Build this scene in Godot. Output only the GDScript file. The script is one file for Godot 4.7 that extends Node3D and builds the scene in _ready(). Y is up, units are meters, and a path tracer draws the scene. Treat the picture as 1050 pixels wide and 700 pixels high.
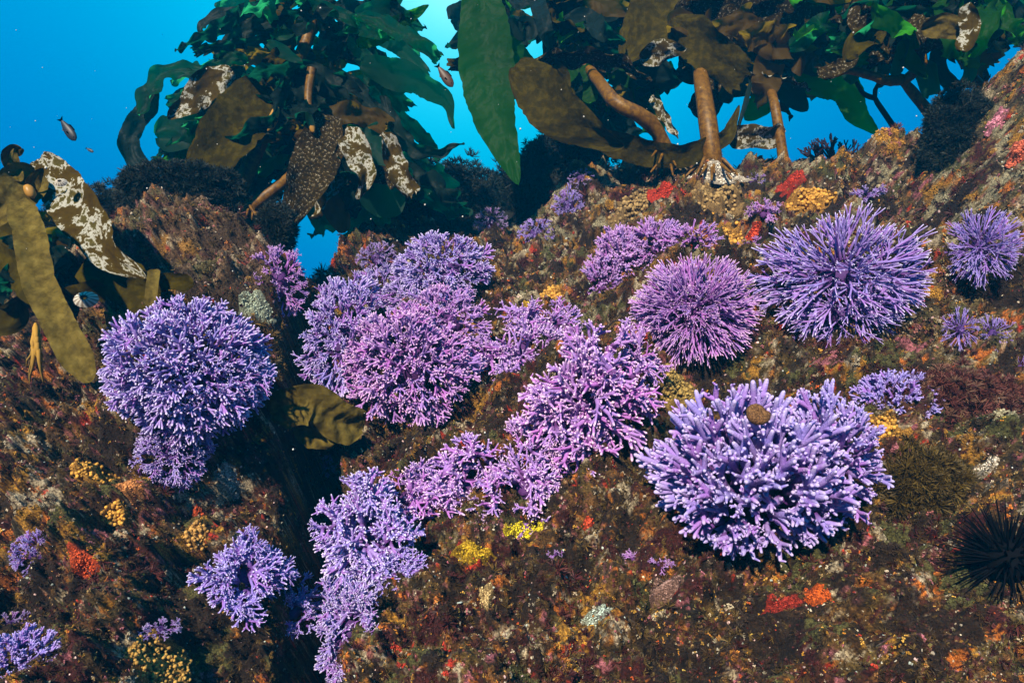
extends Node3D
# A cold-water reef slope covered in purple hydrocoral under a kelp canopy. Units are metres, the camera floats at the origin.

const F := 672.3                       # focal length of the photograph in its own pixels
var UPS := Vector3(0, 0.669, -0.743)   # up along the reef slope
var OUT := Vector3(0, 0.743, 0.669)    # away from the reef slope
var rng := RandomNumberGenerator.new()
var nz := FastNoiseLite.new()
var nfine := FastNoiseLite.new()
var ncell := FastNoiseLite.new()
var nlump := FastNoiseLite.new()
var used := {}
var M := {}

# ------------------------------------------------------------------ naming
func numbered(called: String) -> String:
	var k: int = used.get(called, 0)
	used[called] = k + 1
	return called if k == 0 else "%s_%03d" % [called, k]

func tag(o: Node, label: String, category: String, group := "") -> void:
	o.set_meta("label", label)
	o.set_meta("category", category)
	if group:
		o.set_meta("group", group)

func thing(called: String, label: String, category: String, at: Vector3, group := "") -> Node3D:
	var o := Node3D.new()
	o.name = numbered(called)
	o.position = at
	add_child(o)
	tag(o, label, category, group)
	return o

func part(called: String, mesh: Mesh, mat: Material, parent: Node, xf := Transform3D()) -> MeshInstance3D:
	var o := MeshInstance3D.new()
	o.name = called if parent != self else numbered(called)
	o.mesh = mesh
	o.material_override = mat
	o.transform = xf
	parent.add_child(o, true)
	return o

func rr(a: float, b: float) -> float:
	return rng.randf_range(a, b)

func px(x: float, y: float, d: float) -> Vector3:
	return Vector3((x - 525.0) / F * d, (350.0 - y) / F * d, -d)

# ------------------------------------------------------------------ mesh buffer
class Buf:
	var v := PackedVector3Array()
	var n := PackedVector3Array()
	var c := PackedColorArray()
	var t := PackedVector2Array()
	var i := PackedInt32Array()

	func add(p: Vector3, nn: Vector3, cc: Color, uv := Vector2.ZERO) -> int:
		v.append(p); n.append(nn); c.append(cc); t.append(uv)
		return v.size() - 1

	func tri(a: int, b: int, d: int) -> void:
		i.append(a); i.append(b); i.append(d)

	func quad(a: int, b: int, d: int, e: int) -> void:
		i.append(a); i.append(b); i.append(d); i.append(a); i.append(d); i.append(e)

	# a tube through points, with a rounded end
	func tube(pts: PackedVector3Array, rad: PackedFloat32Array, col: PackedColorArray, sides: int, cap := true) -> void:
		var k := pts.size()
		var side := Vector3.ZERO
		var first := v.size()
		var rings := 0
		for q in k:
			var tan_: Vector3 = (pts[mini(q + 1, k - 1)] - pts[maxi(q - 1, 0)]).normalized()
			if side == Vector3.ZERO:
				side = tan_.cross(Vector3(0.31, 0.2, 0.93)).normalized()
			else:
				side = (side - tan_ * side.dot(tan_)).normalized()
			var other := tan_.cross(side)
			for s in sides:
				var a := TAU * s / sides
				var d := side * cos(a) + other * sin(a)
				add(pts[q] + d * rad[q], d, col[q], Vector2(float(s) / sides, float(q) / k))
			rings += 1
			if cap and q == k - 1:
				for s in sides:
					var a := TAU * s / sides
					var d := side * cos(a) + other * sin(a)
					add(pts[q] + d * rad[q] * 0.62 + tan_ * rad[q] * 0.7, (d + tan_).normalized(), col[q], Vector2(float(s) / sides, 1.0))
				rings += 1
				var top := add(pts[q] + tan_ * rad[q] * 1.0, tan_, col[q], Vector2(0, 1))
				for s in sides:
					tri(first + (rings - 1) * sides + s, top, first + (rings - 1) * sides + (s + 1) % sides)
		for q in rings - 1:
			for s in sides:
				var a := first + q * sides + s
				var b := first + q * sides + (s + 1) % sides
				quad(a, a + sides, b + sides, b)

	func mesh() -> ArrayMesh:
		var a := []
		a.resize(Mesh.ARRAY_MAX)
		a[Mesh.ARRAY_VERTEX] = v
		a[Mesh.ARRAY_NORMAL] = n
		a[Mesh.ARRAY_COLOR] = c
		a[Mesh.ARRAY_TEX_UV] = t
		a[Mesh.ARRAY_INDEX] = i
		var m := ArrayMesh.new()
		m.add_surface_from_arrays(Mesh.PRIMITIVE_TRIANGLES, a)
		return m

	func smooth() -> void:
		n.fill(Vector3.ZERO)
		for q in i.size() / 3:
			var a := i[q * 3]
			var b := i[q * 3 + 1]
			var d := i[q * 3 + 2]
			var f := (v[d] - v[a]).cross(v[b] - v[a])
			n[a] += f; n[b] += f; n[d] += f
		for q in n.size():
			n[q] = n[q].normalized()

# ------------------------------------------------------------------ materials
func noise_tex(freq: float, stops: Array, kind := FastNoiseLite.TYPE_SIMPLEX, octaves := 4, sharp := false, sz := 512, sd := 1, normal := false, strength := 4.0) -> NoiseTexture2D:
	var n := FastNoiseLite.new()
	n.noise_type = kind
	n.frequency = freq
	n.fractal_octaves = octaves
	n.seed = sd
	n.fractal_gain = 0.66 if sharp else 0.5
	if kind == FastNoiseLite.TYPE_CELLULAR:
		n.fractal_type = FastNoiseLite.FRACTAL_FBM
		n.cellular_return_type = FastNoiseLite.RETURN_DISTANCE
	if sharp:
		n.domain_warp_enabled = true
		n.domain_warp_amplitude = 25.0
		n.domain_warp_frequency = 0.02
	var t := NoiseTexture2D.new()
	t.width = sz
	t.height = sz
	t.seamless = true
	t.noise = n
	if normal:
		t.as_normal_map = true
		t.bump_strength = strength
	else:
		var g := Gradient.new()
		g.offsets = PackedFloat32Array(stops.map(func(s): return s[0]))
		g.colors = PackedColorArray(stops.map(func(s): return s[1]))
		t.color_ramp = g
	return t

func lin(r: float, g: float, b: float) -> Color:
	return Color(r, g, b).linear_to_srgb()

func std(called: String, col: Color, rough := 0.85) -> StandardMaterial3D:
	var m := StandardMaterial3D.new()
	m.resource_name = called
	m.albedo_color = col
	m.roughness = rough
	m.metallic_specular = 0.35
	return m

func triplanar(m: StandardMaterial3D, scale: float, world := true) -> void:
	m.uv1_triplanar = true
	m.uv1_world_triplanar = world
	m.uv1_scale = Vector3.ONE * scale

func make_materials() -> void:
	var grain := noise_tex(0.035, [[0.0, lin(0.06, 0.05, 0.05)], [0.38, lin(0.22, 0.19, 0.17)], [0.5, lin(0.50, 0.46, 0.42)], [0.6, lin(0.62, 0.60, 0.56)], [0.68, lin(1, 0.98, 0.94)], [1.0, lin(1, 1, 1)]], FastNoiseLite.TYPE_SIMPLEX, 5, true, 512, 3)
	var pits := noise_tex(0.035, [], FastNoiseLite.TYPE_SIMPLEX, 5, true, 512, 8, true, 9.0)
	var polyps := noise_tex(0.09, [], FastNoiseLite.TYPE_CELLULAR, 2, false, 256, 8, true, 5.0)
	var reef := std("reef_rock", Color.WHITE, 0.9)
	reef.vertex_color_use_as_albedo = true
	reef.albedo_texture = grain
	reef.normal_enabled = true
	reef.normal_texture = pits
	reef.normal_scale = 1.0
	triplanar(reef, 7.0)
	M.reef = reef
	var turf := std("turf", Color.WHITE, 0.8)
	turf.vertex_color_use_as_albedo = true
	M.turf = turf
	var thin := std("turf_leaf", Color.WHITE, 0.6)
	thin.vertex_color_use_as_albedo = true
	M.thin = thin
	for k in 6:
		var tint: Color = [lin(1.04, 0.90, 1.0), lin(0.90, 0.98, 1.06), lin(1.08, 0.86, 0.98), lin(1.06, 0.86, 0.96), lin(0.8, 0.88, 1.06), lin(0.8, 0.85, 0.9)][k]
		var c := std("hydrocoral", tint, 0.72)
		c.vertex_color_use_as_albedo = true
		c.normal_enabled = true
		c.normal_texture = polyps
		c.normal_scale = 0.9
		triplanar(c, 12.0)
		M["coral%d" % k] = c
	var sponge := std("sponge", Color.WHITE, 0.85)
	sponge.vertex_color_use_as_albedo = true
	sponge.albedo_texture = grain
	sponge.normal_enabled = true
	sponge.normal_texture = pits
	triplanar(sponge, 11.0)
	M.sponge = sponge
	var kb := std("kelp_brown", lin(0.62, 0.62, 0.62), 0.55)
	kb.metallic_specular = 0.06
	kb.albedo_texture = noise_tex(0.009, [[0.0, lin(0.030, 0.021, 0.0008)], [0.45, lin(0.044, 0.032, 0.001)], [0.62, lin(0.062, 0.045, 0.0015)], [1.0, lin(0.085, 0.062, 0.003)]], FastNoiseLite.TYPE_SIMPLEX, 4, true, 512, 21)
	kb.normal_enabled = true
	kb.normal_texture = noise_tex(0.02, [], FastNoiseLite.TYPE_SIMPLEX, 3, false, 256, 5, true, 3.0)
	M.brown = kb
	var ka := std("kelp_amber", lin(0.036, 0.021, 0.0015), 0.55)
	ka.metallic_specular = 0.06
	ka.backlight_enabled = true
	ka.backlight = lin(0.30, 0.20, 0.006)
	M.amber = ka
	var ko: StandardMaterial3D = kb.duplicate()
	ko.albedo_color = lin(0.7, 0.7, 0.7)
	ko.albedo_texture = noise_tex(0.012, [[0.0, lin(0.06, 0.042, 0.008)], [0.5, lin(0.13, 0.092, 0.018)], [1.0, lin(0.22, 0.16, 0.035)]], FastNoiseLite.TYPE_SIMPLEX, 4, true, 512, 23)
	M.olive = ko
	var kw: StandardMaterial3D = kb.duplicate()
	kw.roughness = 0.75
	kw.albedo_color = lin(0.8, 0.8, 0.8)
	var white := lin(0.40, 0.39, 0.33)
	kw.albedo_texture = noise_tex(0.0042, [[0.0, lin(0.035, 0.02, 0.003)], [0.54, lin(0.065, 0.042, 0.004)], [0.56, lin(0.25, 0.23, 0.18)], [0.585, white], [0.60, lin(0.30, 0.28, 0.22)], [0.63, white], [0.70, lin(0.34, 0.32, 0.26)], [0.72, lin(0.09, 0.07, 0.015)], [1.0, lin(0.05, 0.04, 0.01)]], FastNoiseLite.TYPE_SIMPLEX, 6, true, 1024, 35)
	M.encrusted = kw
	var ks: StandardMaterial3D = kb.duplicate()
	ks.albedo_texture = noise_tex(0.03, [[0.0, lin(0.012, 0.008, 0.003)], [0.70, lin(0.055, 0.034, 0.005)], [0.78, lin(0.30, 0.28, 0.22)], [1.0, lin(0.45, 0.43, 0.36)]], FastNoiseLite.TYPE_SIMPLEX, 4, true, 512, 36)
	M.speckled = ks
	var kg := std("kelp_green", lin(0.005, 0.028, 0.003), 0.6)
	kg.metallic_specular = 0.06
	kg.backlight_enabled = true
	kg.backlight = lin(0.06, 0.42, 0.02)
	M.green = kg
	var kt := std("kelp_teal", lin(0.004, 0.018, 0.012), 0.6)
	kt.metallic_specular = 0.06
	kt.backlight_enabled = true
	kt.backlight = lin(0.03, 0.48, 0.16)
	M.teal = kt
	var kd := std("kelp_dark", lin(0.005, 0.010, 0.008), 0.75)
	kd.metallic_specular = 0.1
	kd.backlight_enabled = true
	kd.backlight = lin(0.005, 0.10, 0.05)
	M.dark = kd
	for m in [kg, kt, kd, ka]:
		m.normal_enabled = true
		m.normal_texture = kb.normal_texture
		m.normal_scale = 0.8
		m.metallic_specular = 0.14
		m.roughness = 0.5
	var st := std("kelp_stipe", Color.WHITE, 0.5)
	st.albedo_texture = noise_tex(0.02, [[0.0, lin(0.03, 0.014, 0.001)], [0.42, lin(0.10, 0.042, 0.002)], [0.62, lin(0.16, 0.070, 0.003)], [0.8, lin(0.2, 0.10, 0.006)], [1.0, lin(0.28, 0.2, 0.08)]], FastNoiseLite.TYPE_SIMPLEX, 5, true, 256, 41)
	triplanar(st, 6.0)
	M.stipe = st
	M.dark_stipe = std("dark_stipe", lin(0.02, 0.022, 0.018), 0.6)
	M.bladder = std("kelp_bladder", lin(0.34, 0.17, 0.03), 0.4)
	M.urchin = std("urchin", lin(0.004, 0.004, 0.005), 0.8)
	M.urchin.metallic_specular = 0.0

# ------------------------------------------------------------------ the reef as a height field over the slope
const COLS := 700
const ROWS := 960
const S0 := -300.0
const S1 := 1350.0
const Z0 := 0.72
const Z1 := 4.6
var H := PackedFloat32Array()
var cu := PackedFloat64Array()
var cv := PackedFloat64Array()
var cw := PackedFloat64Array()
var ridge_s := PackedFloat32Array()
var ridge_v := PackedFloat32Array()
var crack := PackedVector3Array()
var knobs := []

func sl(p: Vector3) -> Vector3:      # world -> (along, up the slope, out of it)
	return Vector3(p.x, p.dot(UPS), p.dot(OUT))

func wd(u: float, v: float, h: float) -> Vector3:
	return Vector3(u, 0, 0) + UPS * v + OUT * h

func fit_slope() -> void:
	var pts := []
	for a in [[-300, 850, 0.95], [0, 850, 0.95], [250, 850, 0.95], [525, 850, 0.9], [800, 850, 0.85], [1050, 850, 0.85], [1400, 850, 0.85],
			[-350, 690, 1.15], [-350, 400, 1.8], [-350, 310, 2.2], [40, 690, 1.15], [40, 560, 1.42], [40, 400, 1.8], [40, 320, 2.15], [150, 690, 1.2], [150, 560, 1.42], [250, 690, 1.28], [240, 560, 1.55],
			[200, 420, 1.72], [130, 400, 1.75], [270, 330, 2.05], [270, 450, 1.85], [200, 225, 2.3], [150, 240, 2.3], [200, 300, 2.08], [145, 220, 2.35], [250, 217, 2.32], [292, 252, 2.28], [180, 262, 2.2], [250, 285, 2.15], [300, 312, 2.15], [140, 300, 2.1],
			[350, 650, 1.42], [370, 540, 1.68], [345, 430, 2.05], [345, 340, 2.6], [420, 420, 2.1], [430, 330, 2.5], [420, 265, 3.0], [490, 300, 2.75], [490, 690, 1.12], [560, 690, 1.1], [560, 600, 1.32],
			[560, 520, 1.6], [560, 420, 1.92], [540, 340, 2.35], [560, 280, 2.85], [545, 250, 3.2], [600, 200, 3.3], [660, 170, 3.2], [700, 200, 2.95], [660, 260, 2.6], [640, 320, 2.3], [700, 330, 2.2],
			[690, 420, 1.85], [690, 560, 1.42], [690, 690, 1.06], [760, 180, 3.0], [780, 240, 2.6], [840, 185, 2.9], [860, 290, 2.2], [800, 350, 2.0], [780, 470, 1.55], [780, 590, 1.25], [780, 690, 1.02],
			[900, 200, 2.75], [950, 240, 2.4], [960, 190, 2.65], [1000, 250, 2.05], [1000, 330, 1.9], [1000, 420, 1.68], [930, 400, 1.75], [930, 500, 1.45], [1020, 560, 1.3], [950, 600, 1.2], [1040, 690, 1.02], [920, 690, 1.0],
			[985, 150, 2.55], [1030, 150, 2.35], [1050, 80, 2.5], [1050, 200, 2.15], [1120, 60, 2.4], [1120, 250, 1.85], [1120, 450, 1.5], [1400, 100, 1.9], [1400, 400, 1.4], [1400, 690, 1.0], [1250, -10, 2.3]]:
		pts.append(sl(px(a[0], a[1], a[2])))
	pts.append(Vector3(0, -0.6, -0.75)); pts.append(Vector3(-1.2, -0.6, -0.85)); pts.append(Vector3(1.2, -0.6, -0.75))
	var n := pts.size()
	var m := n + 3
	var A := []
	for r in n:
		var row := PackedFloat64Array()
		row.resize(m + 1)
		for c in n:
			var d2: float = Vector2(pts[r].x - pts[c].x, pts[r].y - pts[c].y).length_squared()
			row[c] = 0.0 if d2 < 1e-9 else d2 * log(d2)
		row[r] += 0.02
		row[n] = 1.0; row[n + 1] = pts[r].x; row[n + 2] = pts[r].y; row[m] = pts[r].z
		A.append(row)
	for k in 3:
		var row := PackedFloat64Array()
		row.resize(m + 1)
		for c in n:
			row[c] = [1.0, pts[c].x, pts[c].y][k]
		A.append(row)
	for c in m:
		var p := c
		for r in range(c + 1, m):
			if absf(A[r][c]) > absf(A[p][c]):
				p = r
		var sw: PackedFloat64Array = A[c]
		A[c] = A[p]; A[p] = sw
		var rc: PackedFloat64Array = A[c]
		for r in range(c + 1, m):
			var ra: PackedFloat64Array = A[r]
			var f: float = ra[c] / rc[c]
			if f != 0.0:
				for q in range(c, m + 1):
					ra[q] -= f * rc[q]
				A[r] = ra
	cw.resize(m)
	for r in range(m - 1, -1, -1):
		var s: float = A[r][m]
		for q in range(r + 1, m):
			s -= A[r][q] * cw[q]
		cw[r] = s / A[r][r]
	for p in pts:
		cu.append(p.x); cv.append(p.y)
	for a in [[-420, 330, 2.3], [0, 312, 2.3], [95, 292, 2.3], [138, 214, 2.35], [200, 206, 2.35], [272, 208, 2.35], [300, 240, 2.3], [308, 320, 2.25], [322, 375, 2.4], [342, 350, 2.75], [358, 310, 2.95], [378, 268, 3.1], [420, 243, 3.2], [500, 244, 3.3],
			[545, 232, 3.35], [590, 182, 3.4], [640, 164, 3.3], [700, 162, 3.2], [760, 176, 3.1], [830, 176, 3.0], [900, 188, 2.9], [962, 182, 2.7], [986, 136, 2.6], [1012, 92, 2.6], [1050, 50, 2.55], [1100, 0, 2.5], [1200, -60, 2.4], [1480, -120, 2.2]]:
		var q := sl(px(a[0], a[1], a[2]))
		ridge_s.append(q.x / zv(q.y) * F + 525.0)
		ridge_v.append(q.y)
	for a in [[862, 310, 2.15, 0.24, 0.20], [712, 325, 2.25, 0.2, 0.15], [197, 392, 1.75, 0.2, 0.14], [778, 490, 1.48, 0.17, 0.10], [602, 415, 1.95, 0.2, 0.13], [425, 375, 2.3, 0.22, 0.14], [455, 290, 2.85, 0.24, 0.14], [1005, 258, 2.1, 0.11, 0.10], [480, 505, 1.72, 0.2, 0.08], [250, 600, 1.45, 0.1, 0.06]]:
		var q := sl(px(a[0], a[1], a[2]))
		knobs.append([q.x, q.y, a[3], a[4]])
	for a in [[330, 350, 2.4], [320, 400, 2.05], [320, 470, 1.82], [320, 540, 1.62], [312, 620, 1.42], [300, 720, 1.2], [290, 820, 1.0]]:
		var q := sl(px(a[0], a[1], a[2]))
		crack.append(Vector3(q.x, q.y, 0))

func zv(v: float) -> float:
	return 0.743 * v + 0.87

func smooth_h(u: float, v: float) -> float:
	var n := cu.size()
	var s := cw[n] + cw[n + 1] * u + cw[n + 2] * v
	for k in n:
		var a := cu[k] - u
		var b := cv[k] - v
		var d := a * a + b * b
		if d > 1e-9:
			s += cw[k] * d * log(d)
	return s

func ridge_at(s: float) -> float:
	var k := 1
	while k < ridge_s.size() - 1 and ridge_s[k] < s:
		k += 1
	var f := clampf((s - ridge_s[k - 1]) / (ridge_s[k] - ridge_s[k - 1]), 0, 1)
	return lerpf(ridge_v[k - 1], ridge_v[k], f)

func crack_at(u: float, v: float) -> float:
	if absf(u + 0.6) > 0.6:
		return 0.0
	var p := Vector3(u, v, 0)
	var best := 9.0
	for k in crack.size() - 1:
		var q := Geometry3D.get_closest_point_to_segment(p, crack[k], crack[k + 1])
		best = minf(best, q.distance_to(p))
	return 1.0 - smoothstep(0.02, 0.085, best)

func build_heights() -> void:
	const CC := 96
	const CR := 80
	var coarse := PackedFloat32Array()
	coarse.resize(CC * CR)
	for j in CR:
		var z := Z0 * pow(Z1 / Z0, float(j) / (CR - 1))
		var v := (z - 0.87) / 0.743
		for i in CC:
			var s := lerpf(S0, S1, float(i) / (CC - 1))
			coarse[j * CC + i] = smooth_h((s - 525.0) / F * z, v)
	H.resize(COLS * ROWS)
	for j in ROWS:
		var z := Z0 * pow(Z1 / Z0, float(j) / (ROWS - 1))
		var v := (z - 0.87) / 0.743
		var fj := float(j) / (ROWS - 1) * (CR - 1)
		var j0 := mini(int(fj), CR - 2)
		fj -= j0
		for i in COLS:
			var fi := float(i) / (COLS - 1)
			var s := lerpf(S0, S1, fi)
			var u := (s - 525.0) / F * z
			fi *= CC - 1
			var i0 := mini(int(fi), CC - 2)
			fi -= i0
			var k := j0 * CC + i0
			var h := lerpf(lerpf(coarse[k], coarse[k + 1], fi), lerpf(coarse[k + CC], coarse[k + CC + 1], fi), fj)
			var over := v - ridge_at(s) - 0.03 * nz.get_noise_2d(s * 0.02, 7.0)
			var drop := smoothstep(0.0, 0.8, over)
			for kn in knobs:
				var r2: float = ((u - kn[0]) * (u - kn[0]) + (v - kn[1]) * (v - kn[1])) / (kn[2] * kn[2])
				if r2 < 3.0:
					h += kn[3] * exp(-r2 * r2)
			h -= 2.4 * drop
			h -= 0.55 * crack_at(u + 0.04 * nz.get_noise_2d(v * 3.0, 2.0), v) * (1.0 - drop)
			h += 0.13 * nz.get_noise_3d(u * 2.2, v * 2.2, 0.0) + 0.10 * nz.get_noise_3d(u * 6.5, v * 6.5, 3.0)
			h += 0.045 * (0.5 - absf(nz.get_noise_3d(u * 12.0, v * 12.0, 9.0))) + 0.026 * nfine.get_noise_3d(u * 26.0, v * 26.0, 1.0)
			h += 0.013 * nfine.get_noise_3d(u * 60.0, v * 60.0, 5.0) + 0.006 * nfine.get_noise_3d(u * 140.0, v * 140.0, 2.0)
			h -= 0.085 * nlump.get_noise_3d(u * 5.0 + 0.5 * nz.get_noise_2d(u * 4.0, v * 4.0), v * 5.0 + 0.5 * nz.get_noise_2d(v * 4.0, u * 4.0), 1.0) + 0.05
			H[j * COLS + i] = h

func hgt(u: float, v: float) -> float:
	var z := zv(v)
	var fj := clampf(log(z / Z0) / log(Z1 / Z0), 0, 0.9999) * (ROWS - 1)
	var fi := clampf((u / z * F + 525.0 - S0) / (S1 - S0), 0, 0.9999) * (COLS - 1)
	var j := int(fj)
	var i := int(fi)
	fj -= j
	fi -= i
	var k := j * COLS + i
	return lerpf(lerpf(H[k], H[k + 1], fi), lerpf(H[k + COLS], H[k + COLS + 1], fi), fj)

func on_reef(u: float, v: float, lift := 0.0) -> Vector3:
	return wd(u, v, hgt(u, v) + lift)

func reef_normal(u: float, v: float, e := 0.03) -> Vector3:
	var a := on_reef(u + e, v) - on_reef(u - e, v)
	var b := on_reef(u, v + e) - on_reef(u, v - e)
	return a.cross(b).normalized()

func surf(x: float, y: float) -> Vector3:      # where a sight line meets the reef
	var d := px(x, y, 1.0)
	var t := 0.7
	var last := 0.7
	while t < 5.0:
		var q := sl(d * t)
		if q.z < hgt(q.x, q.y):
			var lo := last
			var hi := t
			for k in 8:
				var mid := (lo + hi) * 0.5
				q = sl(d * mid)
				if q.z < hgt(q.x, q.y):
					hi = mid
				else:
					lo = mid
			return d * lo
		last = t
		t += 0.012
	return d * 3.2

# what grows on the rock: patches of dark red and olive turf, tan crust, pink coralline, pale and orange flecks
func reef_color(u: float, v: float, fleck: float, h := 99.0) -> Color:
	var z := zv(v)
	var w := hgt(u, v) if h > 98.0 else h
	var s := u / z
	var a := nz.get_noise_3d(u * 4.0, v * 4.0, w * 4.0 + 20.0)
	var b := nz.get_noise_3d(u * 9.0, v * 9.0, w * 9.0 + 40.0)
	var c := nfine.get_noise_3d(u * 30.0, v * 30.0, w * 30.0 + 60.0)
	var col := Color(0.050, 0.034, 0.011).lerp(Color(0.056, 0.017, 0.009), smoothstep(-0.15, 0.2, a))
	var ridge := smoothstep(1.9, 2.7, z) * smoothstep(-0.15, 0.1, s)
	var right := smoothstep(0.52, 0.68, s) * smoothstep(1.45, 1.8, z)
	col = col.lerp(Color(0.17, 0.085, 0.022), clampf(smoothstep(0.0, 0.3, b) * 0.65 + ridge * 0.45, 0, 1))
	col = col.lerp(Color(0.12, 0.11, 0.05), right * 0.65)
	col = col.lerp(Color(0.16, 0.10, 0.06), 0.55 * smoothstep(1.9, 2.15, z) * smoothstep(-0.30, -0.36, s))
	col = col.lerp(Color(0.10, 0.075, 0.018), smoothstep(0.1, 0.35, nz.get_noise_3d(u * 6.0, v * 6.0, w * 6.0 + 80.0)) * 0.6)
	col = col.lerp(Color(0.30, 0.09, 0.11), smoothstep(0.3, 0.42, nz.get_noise_3d(u * 17.0, v * 17.0, w * 17.0 + 120.0)) * 0.55)
	col = col.lerp(Color(0.38, 0.14, 0.02), smoothstep(0.3, 0.4, nz.get_noise_3d(u * 15.0, v * 15.0, w * 15.0 + 160.0)) * 0.7)
	col = col.lerp(Color(0.44, 0.38, 0.27), smoothstep(0.2, 0.34, c) * smoothstep(-0.05, 0.3, nz.get_noise_3d(u * 5.0, v * 5.0, w * 5.0 + 200.0) + ridge * 0.15 + right * 0.1) * 0.7)
	col = col.lerp(Color(0.008, 0.005, 0.004), smoothstep(0.0, 0.22, nfine.get_noise_3d(u * 20.0, v * 20.0, w * 20.0 + 240.0)) * 0.75)
	# sharp edged crusts of other animals and seaweeds
	var ragged := 0.22 * nfine.get_noise_3d(u * 42.0, v * 42.0, w * 42.0 + 11.0)
	var flag := 1.0
	for q in PATCH:
		var e: float = nz.get_noise_3d(u * q[0], v * q[0], w * q[0] + q[1]) + ragged
		if e > q[2] - (0.10 * ridge + 0.08 * smoothstep(-0.2, -0.3, s)) * q[4] and (q[5] == 0 or right + ridge > 0.3):
			col = q[3]
			flag = 0.5
	col = col.lerp(Color(0.19, 0.125, 0.07), 0.22 * smoothstep(1.9, 2.15, z) * smoothstep(-0.30, -0.36, s))
	col *= 1.12 + 0.9 * fleck
	col.a = flag
	return col

const PATCH := [[7.0, 500.0, 0.30, Color(0.045, 0.009, 0.008), 0, 0], [6.0, 540.0, 0.41, Color(0.32, 0.16, 0.020), 1, 0], [9.0, 580.0, 0.46, Color(0.40, 0.12, 0.018), 0, 0], [10.0, 620.0, 0.47, Color(0.30, 0.10, 0.12), 0, 0], [8.0, 660.0, 0.45, Color(0.36, 0.30, 0.20), 1, 0], [11.0, 700.0, 0.53, Color(0.40, 0.035, 0.016), 0, 0], [5.0, 740.0, 0.32, Color(0.075, 0.072, 0.022), 0, 0], [7.0, 780.0, 0.36, Color(0.26, 0.23, 0.14), 1, 1], [4.0, 820.0, 0.22, Color(0.022, 0.012, 0.006), 0, 0]]

func build_reef() -> void:
	fit_slope()
	build_heights()
	var b := Buf.new()
	b.v.resize(COLS * ROWS); b.n.resize(COLS * ROWS); b.c.resize(COLS * ROWS); b.t.resize(COLS * ROWS)
	for j in ROWS:
		var z := Z0 * pow(Z1 / Z0, float(j) / (ROWS - 1))
		var v := (z - 0.87) / 0.743
		for i in COLS:
			var u := (lerpf(S0, S1, float(i) / (COLS - 1)) - 525.0) / F * z
			var k := j * COLS + i
			b.v[k] = wd(u, v, H[k])
			var rc := reef_color(u, v, 0.1 + 0.3 * rng.randf(), H[k])
			rc.a = 1.0
			b.c[k] = rc
	for j in ROWS:
		for i in COLS:
			var k := j * COLS + i
			b.n[k] = (b.v[k + (1 if i < COLS - 1 else 0)] - b.v[k - (1 if i > 0 else 0)]).cross(b.v[k + (COLS if j < ROWS - 1 else 0)] - b.v[k - (COLS if j > 0 else 0)]).normalized()
	var idx := PackedInt32Array()
	idx.resize((COLS - 1) * (ROWS - 1) * 6)
	var w := 0
	for j in ROWS - 1:
		for i in COLS - 1:
			var k := j * COLS + i
			idx[w] = k; idx[w + 1] = k + COLS; idx[w + 2] = k + 1
			idx[w + 3] = k + 1; idx[w + 4] = k + COLS; idx[w + 5] = k + COLS + 1
			w += 6
	b.i = idx
	var o := part("terrain", b.mesh(), M.reef, self)
	o.set_meta("kind", "structure")
	o.set_meta("label", "steep rocky reef slope crusted with brown, red and tan growth")

# ------------------------------------------------------------------ small growth
func lump(b: Buf, at: Vector3, r: Vector3, col: Color, rough := 0.2, lat := 5, lon := 8) -> void:
	var first := b.v.size()
	var o := Vector3(rr(0, 90), rr(0, 90), rr(0, 90))
	for j in lat + 1:
		for i in lon:
			var th := PI * j / lat
			var ph := TAU * i / lon
			var d := Vector3(sin(th) * cos(ph), cos(th), sin(th) * sin(ph))
			var q := d * (1.0 + rough * nz.get_noise_3dv(d * 1.7 + o) * 2.0)
			b.add(at + q * r, (d / r).normalized(), col)
	for j in lat:
		for i in lon:
			var a := first + j * lon + i
			var e := first + j * lon + (i + 1) % lon
			b.quad(a, a + lon, e + lon, e)

func strip(b: Buf, pts: PackedVector3Array, wid: PackedFloat32Array, side: Vector3, col: Array) -> void:
	var first := b.v.size()
	for k in pts.size():
		var t := (pts[mini(k + 1, pts.size() - 1)] - pts[maxi(k - 1, 0)]).normalized()
		var s := (side - t * side.dot(t)).normalized()
		var n := t.cross(s)
		var c: Color = col[0].lerp(col[1], float(k) / (pts.size() - 1))
		b.add(pts[k] - s * wid[k], n, c)
		b.add(pts[k] + s * wid[k], n, c)
		if k:
			var a := first + k * 2
			b.quad(a - 2, a - 1, a + 1, a)

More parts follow.
